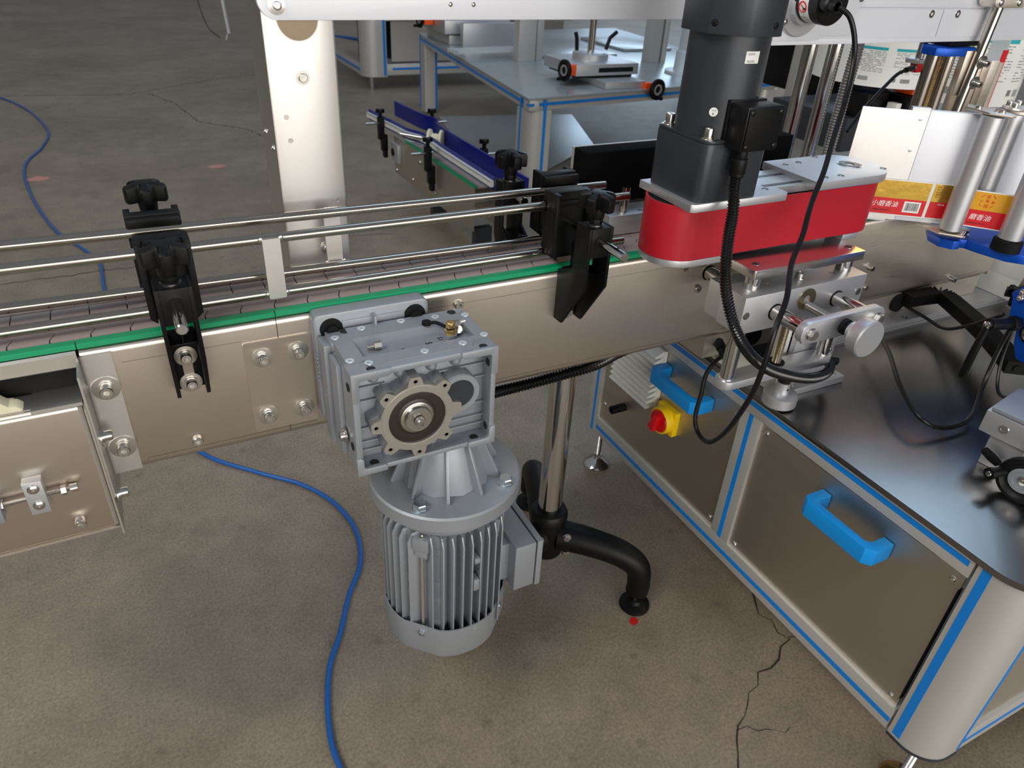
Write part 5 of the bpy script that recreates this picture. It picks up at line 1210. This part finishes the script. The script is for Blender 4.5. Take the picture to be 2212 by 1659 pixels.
# ------------------------------------------------ encoder on the upper beam
en = thing('encoder', 'black round encoder with a white warning band on the upper right beam', 'encoder', (.92, .09, 1.02))
mb = MB(); mb.lathe((.9300, .0990, 1.0120), (0, -1, 0), [(0, 0), (.0430, 0), (.0430, .0050), (.0420, .0060), (0, .0060)], 56); add('flange_disc', mb, ALU, en)
mb = MB(); mb.lathe((.9300, .0930, 1.0150), (0, -1, 0), [(0, 0), (.0300, 0), (.0300, .0110), (.0255, .0115), (.0255, .0130)], 48); add('encoder_ring', mb, ALU, en)
EX, EZ = .9300, 1.0200
mb = MB(); mb.lathe((EX, .0850, EZ), (0, -1, 0), [(0, 0), (.0300, 0), (.0300, .0080), (.0292, .0085)], 56); add('encoder_base', mb, SATINB, en)
mb = MB(); mb.lathe((EX, .0770, EZ), (0, -1, 0), [(.0296, 0), (.0296, .0180)], 56); add('warning_band', mb, PAPER, en)
mb = MB(); mb.lathe((EX, .0590, EZ), (0, -1, 0), [(.0290, 0), (.0300, .0005), (.0300, .0160), (.0285, .0180), (0, .0190)], 56); add('encoder_cover', mb, SATINB, en)
mb = MB(); mb.lathe((EX-.0160, .0400, EZ-.001), (-.1, -1, -.08), [(0, 0), (.0120, 0), (.0120, .010), (.0085, .012), (.0085, .022), (.0060, .024)], 20); add('cable_gland', mb, SATINB, en)
def on_band(a, y, off=.0004): return Vector((EX+(.0296+off)*cos(a), y, EZ+(.0296+off)*sin(a)))
mb = MB(); a0 = -2.86; y0 = .0690; R_ = .0296
mb.tube([on_band(a0+.0068/R_*cos(t*pi/12), y0+.0068*sin(t*pi/12)) for t in range(25)], .0009, 6, caps=False)
mb.tube([on_band(a0+.0068/R_*cos(2.36), y0+.0068*sin(2.36)), on_band(a0+.0068/R_*cos(2.36-pi), y0+.0068*sin(2.36-pi))], .0007, 6); add('no_hammer_sign', mb, REDINK, en)
mb = MB(); mb.tube([on_band(a0-.08, y0+.003), on_band(a0+.10, y0-.0040)], .0005, 6); mb.tube([on_band(a0+.12, y0-.0010), on_band(a0+.05, y0-.0048)], .0010, 6); add('hammer_mark', mb, INK, en)
for k, tx in enumerate(('严禁敲击', '6mm 1000', '5-24V DC')):
    a = -2.30+k*.13
    text('band_writing', tx, .0030, on_band(a, .0755, .0006), (0, -1, 0), (-sin(a)*-1, 0, cos(a)*-1), INK, en)
pan_screw((.8980, .0935, .9900), (0, -1, 0), en, .0052, .0035)
# thin upright rod in front of the beam, with clamp piece and two washered bolts
ur = thing('upright_rod', 'thin polished rod with two washered bolts at the upper right, in front of the beam', 'rod', (1.37, .085, .80))
mb = MB(); mb.cyl((1.3800, .0850, 1.06), (1.3600, .0850, .815), .0082, 24); add('rod', mb, ROD, ur)
mb = MB(); mb.prism(rrect(1.340, 1.425, 1.0120, 1.06, .010, 6), .0700, .1000, 'y'); add('clamp_block', mb, STEEL, ur, bevel=.0015)
for x in (1.355, 1.405): pan_screw((x, .070, 1.0200), (0, -1, 0), ur, .0060, .0030)
mb = MB(); mb.box(1.3480, 1.3800, .0935, .0955, .8680, .9420); add('clamp_strip', mb, STEEL, ur, bevel=.0005)
for z in (.9260, .8920): bolt((1.3720, .0765, z), (0, -1, -.1), ur, .0110, .0055, .0100)

# ================================================================== columns right behind the conveyor
tw = thing('lift_column', 'two chromed upright tubes and a threaded spindle behind the black pad', 'column', (1.13, .2, .474))
for x, y in ((1.098, .215), (1.137, .195)):
    mb = MB(); mb.cyl((x, y, .4745), (x, y, 1.10), .0128, 32); add('tube', mb, CHROME, tw)
mb = MB(); thread(mb, (1.160, .170, .4745), (1.160, .170, .9555), .0115, .0050, 20); add('spindle', mb, BOLT, tw)
for i in range(2): pass
# ================================================================== blue clamp stand at the upper right
bs = thing('sensor_stand', 'blue clamp head on three upright bars at the upper right, behind the thin rod', 'stand', (1.48, .24, .474))
for x, y, r in ((1.470, .240, .0130), (1.535, .250, .0120)):
    mb = MB(); mb.cyl((x, y, .4745), (x, y, .912), r, 24); add('upright_bar', mb, ROD, bs)
mb = MB(); thread(mb, (1.500, .246, .4745), (1.500, .246, .912), .0070, .0030, 14); add('spindle', mb, BRASS, bs)
mb = MB(); P = [(1.450, .255), (1.452, .225), (1.470, .212), (1.545, .205), (1.562, .220), (1.560, .262), (1.47, .272)]
mb.prism(P, .9120, .9270); add('clamp_head', mb, BLUEA, bs, bevel=.0012)
mb = MB(); mb.box(1.49, 1.60, .225, .30, .928, .955); add('head_block', mb, SATINB, bs, bevel=.001)
mb = MB(); mb.box(1.560, 1.585, .205, .245, .800, .912); mb.box(1.5865, 1.612, .19, .24, .820, .905); add('slide_plate', mb, STEEL, bs, bevel=.0006)
ss = thing('sensor_holder', 'red sensor block with black plug and cable hanging from a chromed rod', 'sensor', (1.50, .30, .87))
mb = MB(); mb.cyl((1.514, .300, .8950), (1.514, .300, 1.0), .0085, 20); add('rod', mb, CHROME, ss)
mb = MB(); mb.box(1.492, 1.56, .285, .315, .8860, .8940); add('holder_plate', mb, ALU, ss, bevel=.0006)
mb = MB(); mb.box(1.498, 1.56, .288, .305, .8690, .8855); add('sensor_body', mb, REDP, ss, bevel=.0008)
mb = MB(); mb.cyl((1.499, .294, .8790), (1.490, .292, .8780), .0062, 16); add('plug_ring', mb, CHROME, ss)
mb = MB(); mb.cyl((1.490, .292, .8780), (1.466, .288, .8750), .0055, 14); mb.tube(bez([(1.468, .288, .8752), (1.44, .285, .868), (1.41, .28, .85), (1.385, .28, .825), (1.36, .28, .800), (1.32, .27, .765)], 8), .0036, 10); add('plug_cable', mb, SATINB, ss)
# lime tag
mb = MB(); mb.prism([(1.715, .862), (1.755, .862), (1.768, .852), (1.760, .838), (1.772, .812), (1.755, .804), (1.712, .808), (1.706, .818), (1.722, .835), (1.712, .850)], .3000, .3120, 'y'); mb.tube(bez([(1.735, .306, .85), (1.70, .300, .90), (1.62, .28, .930), (1.56, .26, .920)], 5), .002, 6); single('lime_tag', mb, LIME, 'bright lime green plastic tag beside the thin upright rod', 'tag', bevel=.0015)
# ================================================================== printed film rolls
def film_roll(label, c, r, z0, z1, a0, a1, rot=0):
    t = thing('label_roll', label, 'label roll', (c[0], c[1], z0))
    mb = MB(); mb.lathe((c[0], c[1], z0), (0, 0, 1), [(.02, 0), (r, 0), (r, z1-z0), (.02, z1-z0), (.02, 0)], 64); add('film', mb, PAPER, t)
    def pt(a, z, o=.0008): return Vector((c[0]+(r+o)*cos(a), c[1]+(r+o)*sin(a), z))
    w_ = .105/r; a = a0; H = z1-z0; k = 0; rnd = random.Random(int(r*1e4)); band = MB(); ink = MB(); grey = MB()
    def patch(mb, a_, b_, za, zb, o=.0008):
        n = max(1, int((b_-a_)/.08)); A = [mb.v(pt(a_+(b_-a_)*i/n, za, o)) for i in range(n+1)]; B = [mb.v(pt(a_+(b_-a_)*i/n, zb, o)) for i in range(n+1)]
        for i in range(n): mb.face([A[i], A[i+1], B[i+1], B[i]])
    while a < a1:
        patch(band, a+.06*w_, a+.86*w_, z0+H*.80, z0+H*.86)
        for j in range(13):
            z = z0+H*(.76-.036*j); x = a+.08*w_
            while x < a+.84*w_:
                l = rnd.uniform(.03, .16)*w_
                if rnd.random() < .72: patch(grey, x, min(x+l, a+.86*w_), z, z+H*.010)
                x += l+.03*w_
        patch(ink, a+.08*w_, a+.22*w_, z0+H*.14, z0+H*.22)
        x = a+.34*w_
        while x < a+.58*w_: patch(ink, x, x+.012*w_, z0+H*.13, z0+H*.22); x += .022*w_
        a += w_; k += 1
    for nm, m_, q in (('colour_band', band, TEAL), ('code_marks', ink, INKG), ('printed_lines', grey, INKG)):
        o = add(nm, m_, q, t, smooth=False)
        if nm != 'colour_band': o['kind'] = 'stuff'
    return t
film_roll('white printed label roll behind the plug cable, left of the blue clamp', (1.900, .70), .170, .775, .885, -2.9, -.9)
film_roll('white printed label roll behind the lime tag, right of the thin rod', (2.20, .66), .170, .725, .925, -2.9, -.9)
film_roll('white printed label roll at the right edge of the picture', (2.47, .35), .200, .70, .93, -2.9, -1.0)
mb = MB(); 
c0 = Vector((2.05, .45, 0))
mb.box(2.06, 2.066, .455, .50, .73, .93); single('clear_guide', mb, CLEAR, 'frosted clear strip in front of the printed rolls at the right', 'strip')
mb = MB(); mb.box(1.915, 1.93, .372, .374, .0, .865); mb.box(1.8, 1.801, .3, .301, .8, .801) if False else None
single('scraper_strip', mb, STEEL, 'narrow steel strip in front of the printed roll at the right', 'strip')
mb = MB(); mb.box(1.935, 1.955, .385, .387, .0, .89); single('red_strip', mb, REDP, 'narrow red strip in front of the printed roll at the right', 'strip')
# parts under the first roll
ps = thing('far_stage', 'blue and orange positioning stage with black handwheel under the first printed roll', 'slide stage', (1.95, .62, .60))
mb = MB(); mb.box(1.80, 1.99, .64, .70, .765, .785); add('stage_plate', mb, BLUEA, ps, bevel=.001)
mb = MB(); mb.box(1.895, 1.955, .56, .62, .755, .790); add('counter_box', mb, ORANGE, ps, bevel=.002)
mb = MB(); mb.box(1.88, 1.965, .55, .62, .715, .752); add('counter_body', mb, SATINB, ps, bevel=.002)
mb = MB(); mb.box(1.88, 1.97, .55, .62, .690, .714); add('counter_base', mb, BLUEA, ps, bevel=.002)
mb = MB(); mb.lathe((1.945, .60, .790), (0, 0, 1), [(0, 0), (.016, 0), (.016, .018), (.036, .022), (.038, .028), (.034, .033), (0, .033)], 32); add('handwheel', mb, SATINB, ps)
mb = MB(); mb.box(1.75, 2.05, .62, .90, .60, .69); add('stage_body', mb, DARKM, ps, bevel=.002)
mb = MB(); mb.box(1.78, 1.86, .60, .68, .69, .755); add('motor_block', mb, SATINB, ps, bevel=.004)
mb = MB(); mb.box(1.848, 1.868, .56, .59, .715, .735); add('white_block', mb, WHITEP, ps, bevel=.002)
# ================================================================== second machine behind, on the right
m2 = thing('rear_machine', 'blue-striped machine frame standing behind the chromed columns', 'machine', (2.3, 1.3, .1))
def part(nm, m_, *boxes, bev=.002, parent=None):
    mb = MB()
    for b_ in boxes: mb.box(*b_)
    return add(nm, mb, m_, parent, bevel=bev)
part('frame_post', ALUF, (2.14, 2.19, 1.18, 1.23, .56, .85), parent=m2); part('frame_post', ALUF, (2.62, 2.67, 1.18, 1.23, .56, .85), parent=m2)
part('blue_insert', BLUES, (2.155, 2.165, 1.176, 1.18, .57, .85), bev=0, parent=m2)
part('frame_rail', ALUF, (2.19, 2.62, 1.18, 1.23, .56, .61), parent=m2); part('blue_insert', BLUES, (2.19, 2.62, 1.176, 1.18, .58, .59), bev=0, parent=m2)
part('machine_body', SATINB, (2.30, 2.60, 1.26, 1.6, .60, .82), parent=m2); part('machine_top', SHEET, (2.10, 2.9, 1.16, 1.9, .85, .87), parent=m2)
part('machine_body', SATINB, (2.42, 2.6, 1.0, 1.2, .61, .78), parent=m2)
part('foot', CHROME, (2.155, 2.170, 1.195, 1.21, 0, .56), bev=0, parent=m2); part('foot', CHROME, (2.64, 2.655, 1.195, 1.21, 0, .56), bev=0, parent=m2)
# low concrete block wall line with green conveyor top, far right gap
fb = thing('far_conveyor', 'dim green-edged conveyor far behind the dark motor', 'conveyor', (4.2, 4.2, 0))
part('side_panel', ALUF, (3.9, 5.2, 3.30, 3.36, .0, .37), parent=fb); part('green_strip', GREEN, (3.9, 5.2, 3.29, 3.37, .37, .395), bev=0, parent=fb); part('top_cover', DARKM, (3.9, 5.2, 3.361, 3.9, .0, .75), parent=fb)

# ================================================================== background table frame with stages
ft2 = thing('frame_table', 'blue-striped aluminium frame table with glossy steel top in the background', 'table', (2.0, 3.0, 0))
A0 = Vector((1.555, 2.045, 0)); B0 = Vector((1.79, 3.93, 0)); C0 = Vector((3.10, 2.20, 0)); D0 = C0+(B0-A0)
def beamseg(mb, p, q, w_, z0, z1, inward):
    d = (q-p).normalized(); s = Vector((-d.y, d.x, 0))*(w_ if inward else -w_)
    A = [p, q, q+s, p+s]; mb.prism([(v.x, v.y) for v in A], z0, z1)
for p, q, inn in ((A0, B0, False), (A0, C0, True), (B0, D0, False), (C0, D0, True)):
    mb = MB(); beamseg(mb, p, q, .045, .415, .460, inn); add('frame_rail', mb, ALUF, ft2, bevel=.002)
for p, q in ((A0, B0), (A0, C0)):
    d = (q-p).normalized(); n = Vector((d.y, -d.x, 0)) if p is A0 and q is C0 else Vector((-d.y, d.x, 0))
    mb = MB(); beamseg(mb, p+n*.001, q+n*.001, .004, .434, .446, False if q is C0 else True); add('blue_insert', mb, BLUES, ft2)
mb = MB(); ce = (A0+D0)/2; mb.prism([((v-ce).x*1.015+ce.x, (v-ce).y*1.012+ce.y) for v in (A0, C0, D0, B0)], .460, .470); add('table_sheet', mb, SHEET, ft2, bevel=.002)
def bpost(p, r=.05, w_=.11, ins=True):
    x, y = p; P = [(x+w_, y+w_), (x, y+w_)]
    for k in range(9):
        a = pi+pi/2*k/8; P.append((x+r+r*cos(a), y+r+r*sin(a)))
    P.append((x+w_, y)); mb = MB(); mb.prism(P, .01, .4145); add('table_leg', mb, ALUF, ft2)
    if ins:
        mb = MB(); mb.box(x-.0015, x+.002, y+.070, y+.084, .02, .458); add('blue_insert', mb, BLUES, ft2)
        mb = MB(); mb.box(x+.070, x+.084, y-.0015, y+.002, .02, .458); add('blue_insert', mb, BLUES, ft2)
bpost((A0.x, A0.y)); bpost((B0.x, B0.y-.06), .01, .07); bpost((C0.x-.09, C0.y), ins=False)
mb = MB(); mb.prism([(1.49, 2.19), (2.46, 2.88), (2.74, 3.60), (1.84, 3.76)], .0005, .006); single('floor_sheet', mb, SHEET, 'grey-blue sheet metal lying on the floor under the frame table', 'sheet')
# XY stage with two handwheels
def at_z(x, y): return Vector((x, y, 0))
xs = thing('positioning_stage', 'silver stage with two black and orange handwheels on the frame table', 'slide stage', (2.05, 2.35, .47))
part('lower_slide', ALU, (1.98, 2.20, 2.12, 2.42, .471, .500), parent=xs); part('upper_slide', ALU, (1.88, 2.22, 2.22, 2.52, .512, .560), parent=xs)
part('slide_gap', RUBBER, (1.90, 2.20, 2.24, 2.5, .500, .512), (2.00, 2.19, 2.2195, 2.23, .525, .545), bev=0, parent=xs)
mb = MB(); mb.lathe((2.05, 2.38, .560), (0, 0, 1), [(0, 0), (.085, 0), (.085, .025), (.08, .028), (0, .028)], 40); add('round_base', mb, ALU, xs)
mb = MB(); mb.cyl((2.05, 2.38, .588), (2.05, 2.38, .83), .016, 24); add('stage_column', mb, CHROME, xs)
for dx, a in ((-.09, 1.8), (.07, .5)):
    mb = MB(); p = Vector((2.05+dx, 2.36, .60)); mb.tube([p, p+Vector((.02*cos(a), 0, .05)), p+Vector((.06*cos(a), 0, .075))], .009, 10); add('clamp_lever', mb, BLACK, xs)
def hwheel(p, d, par, nm='handwheel'):
    d = Vector(d).normalized(); p = Vector(p)
    mb = MB(); mb.lathe(p, d, [(0, 0), (.040, 0), (.046, .004), (.046, .014), (.040, .018), (.030, .010), (.024, .010), (0, .012)], 36); add('handwheel', mb, BLACK, par)
    mb = MB(); mb.ring(p+d*.0105, d, .024, .016, .004, 30); add('wheel_dial', mb, ALU, par)
    mb = MB(); s = Vector((0, 0, -1)); mb.cyl(p+s*.034+d*.012, p+s*.034+d*.045, .008, 12); add('crank_grip', mb, BLACK, par)
hwheel((1.845, 2.25, .535), (-1, -.1, 0), xs); part('counter', ORANGE, (1.850, 1.885, 2.225, 2.275, .515, .560), parent=xs)
hwheel((2.235, 2.085, .470), (.15, -1, 0), xs); part('counter', ORANGE, (2.185, 2.225, 2.10, 2.14, .455, .495), parent=xs)
mb = MB(); mb.box(2.00, 2.09, 2.33, 2.42, .83, .89); single('blue_clamp', mb, BLUEA, 'blue clamp block on the chromed column of the background stage', 'clamp', bevel=.004)
# second stage at the far left corner
x2 = thing('positioning_stage', 'silver stage with one black and orange handwheel at the far corner of the frame table', 'slide stage', (1.95, 3.6, .47))
part('lower_slide', ALU, (1.78, 2.05, 3.45, 3.80, .471, .52), parent=x2); part('upper_slide', ALU, (1.74, 2.15, 3.42, 3.85, .53, .60), parent=x2)
part('front_plate', ALU, (1.80, 2.22, 3.30, 3.34, .471, .60), parent=x2)
hwheel((1.675, 3.62, .585), (-1, 0, 0), x2); part('counter', ORANGE, (1.680, 1.735, 3.58, 3.66, .56, .62), parent=x2)
# uprights, tubes, long bar, loose plates on the table
def solo(nm, m_, lab, cat, *boxes, bev=.002, grp=None):
    mb = MB()
    for b_ in boxes: mb.box(*b_)
    return single(nm, mb, m_, lab, cat, grp, bevel=bev)
solo('profile_upright', ALUF, 'grooved aluminium upright on the frame table, left of the stage', 'upright', (1.93, 2.03, 2.88, 2.94, .47, 1.1), (2.045, 2.085, 2.90, 2.96, .47, 1.1))
solo('profile_upright', ALUF, 'grooved aluminium upright on the frame table, right of the stage column', 'upright', (2.66, 2.72, 2.72, 2.80, .47, 1.1), (2.735, 2.765, 2.72, 2.80, .47, 1.1))
mb = MB(); mb.lathe((2.66, 2.42, .471), (0, 0, 1), [(0, 0), (.10, 0), (.10, .012), (.058, .016), (.055, .10), (.045, .11), (.045, .55), (0, .55)], 32)
single('frosted_tube', mb, CLEAR, 'frosted plastic tube standing at the right end of the frame table', 'tube')
solo('cross_bar', ALUF, 'long aluminium bar lying across behind the uprights of the frame table', 'bar', (1.92, 4.35, 3.86, 3.93, .60, .665))
for k in range(5):
    pass
solo('support_plate', SHEET, 'dark glossy base plate between the uprights on the frame table', 'plate', (2.12, 2.60, 2.95, 3.35, .471, .483))
solo('loose_plate', SHEET, 'pale blue reflecting plate propped behind the round base', 'plate', (2.75, 3.10, 3.1, 3.6, .471, .483))
solo('loose_plate', SHEET, 'bright triangular plate between the tube and the dark motor', 'plate', (3.7, 4.0, 3.2, 3.6, .45, .46), (3.83, 3.87, 3.38, 3.42, 0, .4501))
mb = MB(); mb.prism([(1.60, 3.05), (1.98, 3.08), (2.02, 2.98), (1.62, 2.95)], .500, .515); single('loose_plate', mb, CLEAR, 'thin clear strip lying over the left edge of the frame table', 'plate')
# ================================================================== background cabinet
bc2 = thing('rear_cabinet', 'pale blue-striped cabinet with rounded corner post far behind the tall post', 'cabinet', (2.4, 5.0, .1))
part('cabinet_panel', STEELV, (1.84, 3.25, 4.655, 4.665, .19, .45), bev=0, parent=bc2); part('bottom_rail', ALUF, (1.80, 3.32, 4.64, 4.70, .10, .175), parent=bc2); part('top_rail', ALUF, (1.80, 3.32, 4.64, 4.70, .455, .52), parent=bc2)
part('blue_insert', BLUES, (1.84, 3.25, 4.636, 4.64, .135, .150), bev=0, parent=bc2); part('blue_insert', BLUES, (1.84, 3.25, 4.636, 4.64, .475, .49), bev=0, parent=bc2); part('blue_insert', BLUES, (1.775, 1.790, 4.630, 4.64, .10, .52), bev=0, parent=bc2)
mb = MB(); P = [(1.80, 4.74), (1.63, 4.74)]
for k in range(9):
    a = pi+pi/2*k/8; P.append((1.73+.10*cos(a), 4.74+.10*sin(a)))
P.append((1.80, 4.64)); mb.prism(P, .09, .52); add('corner_post', mb, ALUF, bc2)
part('side_rail', ALUF, (1.635, 1.68, 4.74, 6.2, .09, .165), (1.635, 1.68, 4.74, 6.2, .455, .52), parent=bc2); part('blue_insert', BLUES, (1.631, 1.635, 4.74, 6.2, .12, .135), (1.631, 1.635, 4.74, 6.2, .48, .495), bev=0, parent=bc2)
part('table_sheet', SHEET, (1.62, 3.34, 4.63, 6.2, .52, .535), parent=bc2)
for x, y in ((1.70, 4.70), (3.25, 4.70)):
    mb = MB(); mb.cyl((x, y, 0), (x, y, .09), .018, 14); add('foot', mb, CHROME, bc2)
part('stage_block', ALU, (1.95, 2.75, 4.72, 5.0, .536, .66), parent=bc2)
hwheel((2.22, 4.70, .56), (0, -1, 0), bc2)
part('rear_panel', DARKM, (1.70, 3.2, 4.9, 5.0, .17, .45), bev=0, parent=bc2)
# ================================================================== background conveyor on the floor
k0 = Vector((1.075, 2.40, 0)); kd = Vector((.035, -1, 0)).normalized(); kn = Vector((1, .035, 0)).normalized()
bk = thing('rear_conveyor', 'short conveyor with green strips and blue side guards on the floor behind', 'conveyor', (1.13, 2.0, .12))
def kbox(mb, s0, s1, t0, t1, z0, z1):
    c = [mb.v(k0+kd*s+kn*t+Vector((0, 0, z))) for z in (z0, z1) for t in (t0, t1) for s in (s0, s1)]
    for f in ((0, 1, 3, 2), (4, 6, 7, 5), (0, 4, 5, 1), (2, 3, 7, 6), (0, 2, 6, 4), (1, 5, 7, 3)): mb.face([c[i] for i in f])
mb = MB(); kbox(mb, 0, .80, 0, .002, .10, .265); add('side_panel', mb, STEELD, bk)
mb = MB(); kbox(mb, 0, .80, .109, .111, .10, .265); add('side_panel', mb, STEELD, bk)
mb = MB(); kbox(mb, .13, .80, -.001, .012, .265, .271); add('green_strip', mb, GREEN, bk)
mb = MB(); kbox(mb, .0, .80, .099, .112, .265, .271); add('green_strip', mb, GREEN, bk)
mb = MB(); kbox(mb, .10, .80, .012, .099, .262, .268); add('chain_top', mb, PLATE, bk)
mb = MB(); kbox(mb, .01, .09, -.020, 0, .160, .240); add('bearing_block', mb, ALU, bk, bevel=.006)
mb = MB(); p = k0+kd*.035-kn*.021+Vector((0, 0, .200)); mb.cyl(p, p-kn*.003, .016, 24); add('bearing_hole', mb, RUBBER, bk)
for s, z in ((.30, .225), (.22, .13), (.42, .15), (.45, .14), (.03, .12)):
    pan_screw(k0+kd*s-kn*.001+Vector((0, 0, z)), -kn, bk, .009, .006)
for s in (.10, .13):
    mb = MB(); p = k0+kd*s+kn*.03+Vector((0, 0, .262)); mb.lathe(p, (0, 0, 1), [(0, -.008), (.016, -.004), (.016, .006), (0, .010)], 14); add('idler_roll', mb, NYLON, bk)
for s in (.35, .75): 
    mb = MB(); kbox(mb, s, s+.03, .02, .09, 0, .10); add('support_leg', mb, DARKM, bk)
# guards: near one bends, far one is flat
def guard(nm, lab, pts, z0, z1, th, m_, bands=False):
    t = thing(nm, lab, 'guard', (pts[0][0], pts[0][1], z0))
    def strip(za, zb, o0, o1, mm, n2):
        mb = MB(); P = bez([(x, y, 0) for x, y in pts], 6); A = []
        for i, p in enumerate(P):
            d = (P[min(i+1, len(P)-1)]-P[max(i-1, 0)]).normalized(); n = Vector((-d.y, d.x, 0)); A.append((p+n*o0, p+n*o1))
        R_ = [[mb.v((q.x, q.y, z)) for q, z in ((a, za), (b_, za), (b_, zb), (a, zb))] for a, b_ in A]
        for X, Y in zip(R_, R_[1:]):
            for i in range(4): mb.face([X[i], X[(i+1) % 4], Y[(i+1) % 4], Y[i]])
        mb.face(R_[0]); mb.face(R_[-1][::-1]); add(n2, mb, mm, t)
    if bands:
        strip(z0, z1, 0, th, m_, 'guard_rail'); strip(z0+.012, z1-.012, -.012, 0, WHITEP, 'white_profile')
        strip(z0+.030, z0+.034, -.015, -.012, ALUF, 'profile_ridge')
    else: strip(z0, z1, 0, th, m_, 'guard_board')
    return t
def kp(s, t): q = k0+kd*s+kn*t; return (q.x, q.y)
guard('side_guard', 'blue and white curved side guard nearer the camera on the rear conveyor', [kp(-.22, -.035), kp(.05, -.010), kp(.16, .0), kp(.24, .030), kp(.34, .036), kp(.50, .030), kp(.90, .025)], .285, .330, .006, NAVY, True)
guard('side_guard', 'dark blue flat side guard on the far side of the rear conveyor', [kp(-.26, .105), kp(.0, .125), kp(.12, .150), kp(.22, .115), kp(.5, .105), kp(1.0, .10)], .285, .350, .008, NAVY)
def kclamp(lab, s, t, side):
    c = thing('guard_clamp', lab, 'clamp', tuple(k0+kd*s+kn*t+Vector((0, 0, .16))))
    p = k0+kd*s; o_ = kn*t; sg = -1 if side < 0 else 1
    mb = MB(); 
    for za, zb, t0, t1 in ((.24, .335, -.012, .012), (.19, .26, -.012+.012, .012+.014), (.16, .20, .008, .024)):
        A = [p+o_+kn*(-sg*t0)+kd*a for a in (-.014, .014)]; B = [p+o_+kn*(-sg*t1)+kd*a for a in (.014, -.014)]
        mb.prism([(v.x, v.y) for v in A+B], za, zb)
    add('bracket_arm', mb, BLACK, c, bevel=.002)
    q = p+o_; mb = MB(); mb.cyl((q.x, q.y, .335), (q.x, q.y, .355), .008, 12); mb.star(Vector((q.x, q.y)), .352, .368, .020, .010, 3, .3, .35); add('star_knob', mb, BLACK, c, bevel=.001)
    mb = MB(); r_p = q+Vector((0, 0, .310)); mb.cyl(r_p+kn*.02*-sg, r_p+kn*sg*.07, .0055, 12); add('cross_rod', mb, CHROME, c)
kclamp('small black clamp at the left end of the rear conveyor', -.04, -.045, -1)
kclamp('small black clamp at the middle of the rear conveyor', .47, -.040, -1)
kclamp('small black clamp on the far side near the frame table leg', .02, .175, 1)
kclamp('small black clamp on the far side behind the dark blue guard', .56, .160, 1)
# plastic spool between the guards
sp2 = thing('plastic_spool', 'cream plastic spool wheel with steel shaft between the blue guards', 'spool', tuple(k0+kd*.30+kn*.07+Vector((0, 0, .27))))
p = k0+kd*.30+kn*.068+Vector((0, 0, .312)); ax = (kd*.6+kn*.75).normalized()
mb = MB(); mb.lathe(p-ax*.030, ax, [(0, 0), (.040, 0), (.040, .010), (.024, .016), (.024, .044), (.040, .050), (.040, .060), (0, .060)], 40); add('spool_body', mb, NYLON, sp2)
mb = MB(); mb.cyl(p-ax*.030, p-ax*.15+Vector((0, 0, .01)), .0075, 16); add('shaft', mb, CHROME, sp2)
# ================================================================== far upper left: blue hoses and a grey pole
mb = MB(); mb.tube(bez([(1.45, 8.6, .9), (1.55, 8.3, .6), (1.80, 8.0, .3), (2.0, 7.6, .02), (2.3, 7.0, .01)], 6), .016, 8); single('air_hose', mb, HOSE, 'thick blue hose in the dark at the far upper left, beside the post', 'hose')
mb = MB(); mb.tube(bez([(1.60, 8.6, .7), (1.75, 8.3, .4), (1.95, 8.0, .2), (2.2, 7.9, .02)], 6), .012, 8); single('air_hose', mb, HOSE, 'second blue hose crossing the first in the dark at the far upper left', 'hose')
mb = MB(); mb.cyl((1.10, 7.2, .05), (1.04, 7.3, 1.2), .018, 12); mb.cyl((1.09, 7.2, .05), (1.06, 7.15, -.0), .005, 8); single('hanging_pole', mb, ALUF, 'thin grey pole in the background at the upper left', 'pole')
mb = MB(); mb.tube(bez([(.92, 7.4, 1.0), (.86, 7.2, .5), (.90, 7.1, .15), (1.0, 7.05, .03)], 6), .004, 6); single('loose_wire', mb, SATINB, 'thin dark wire looping beside the far grey pole', 'wire')
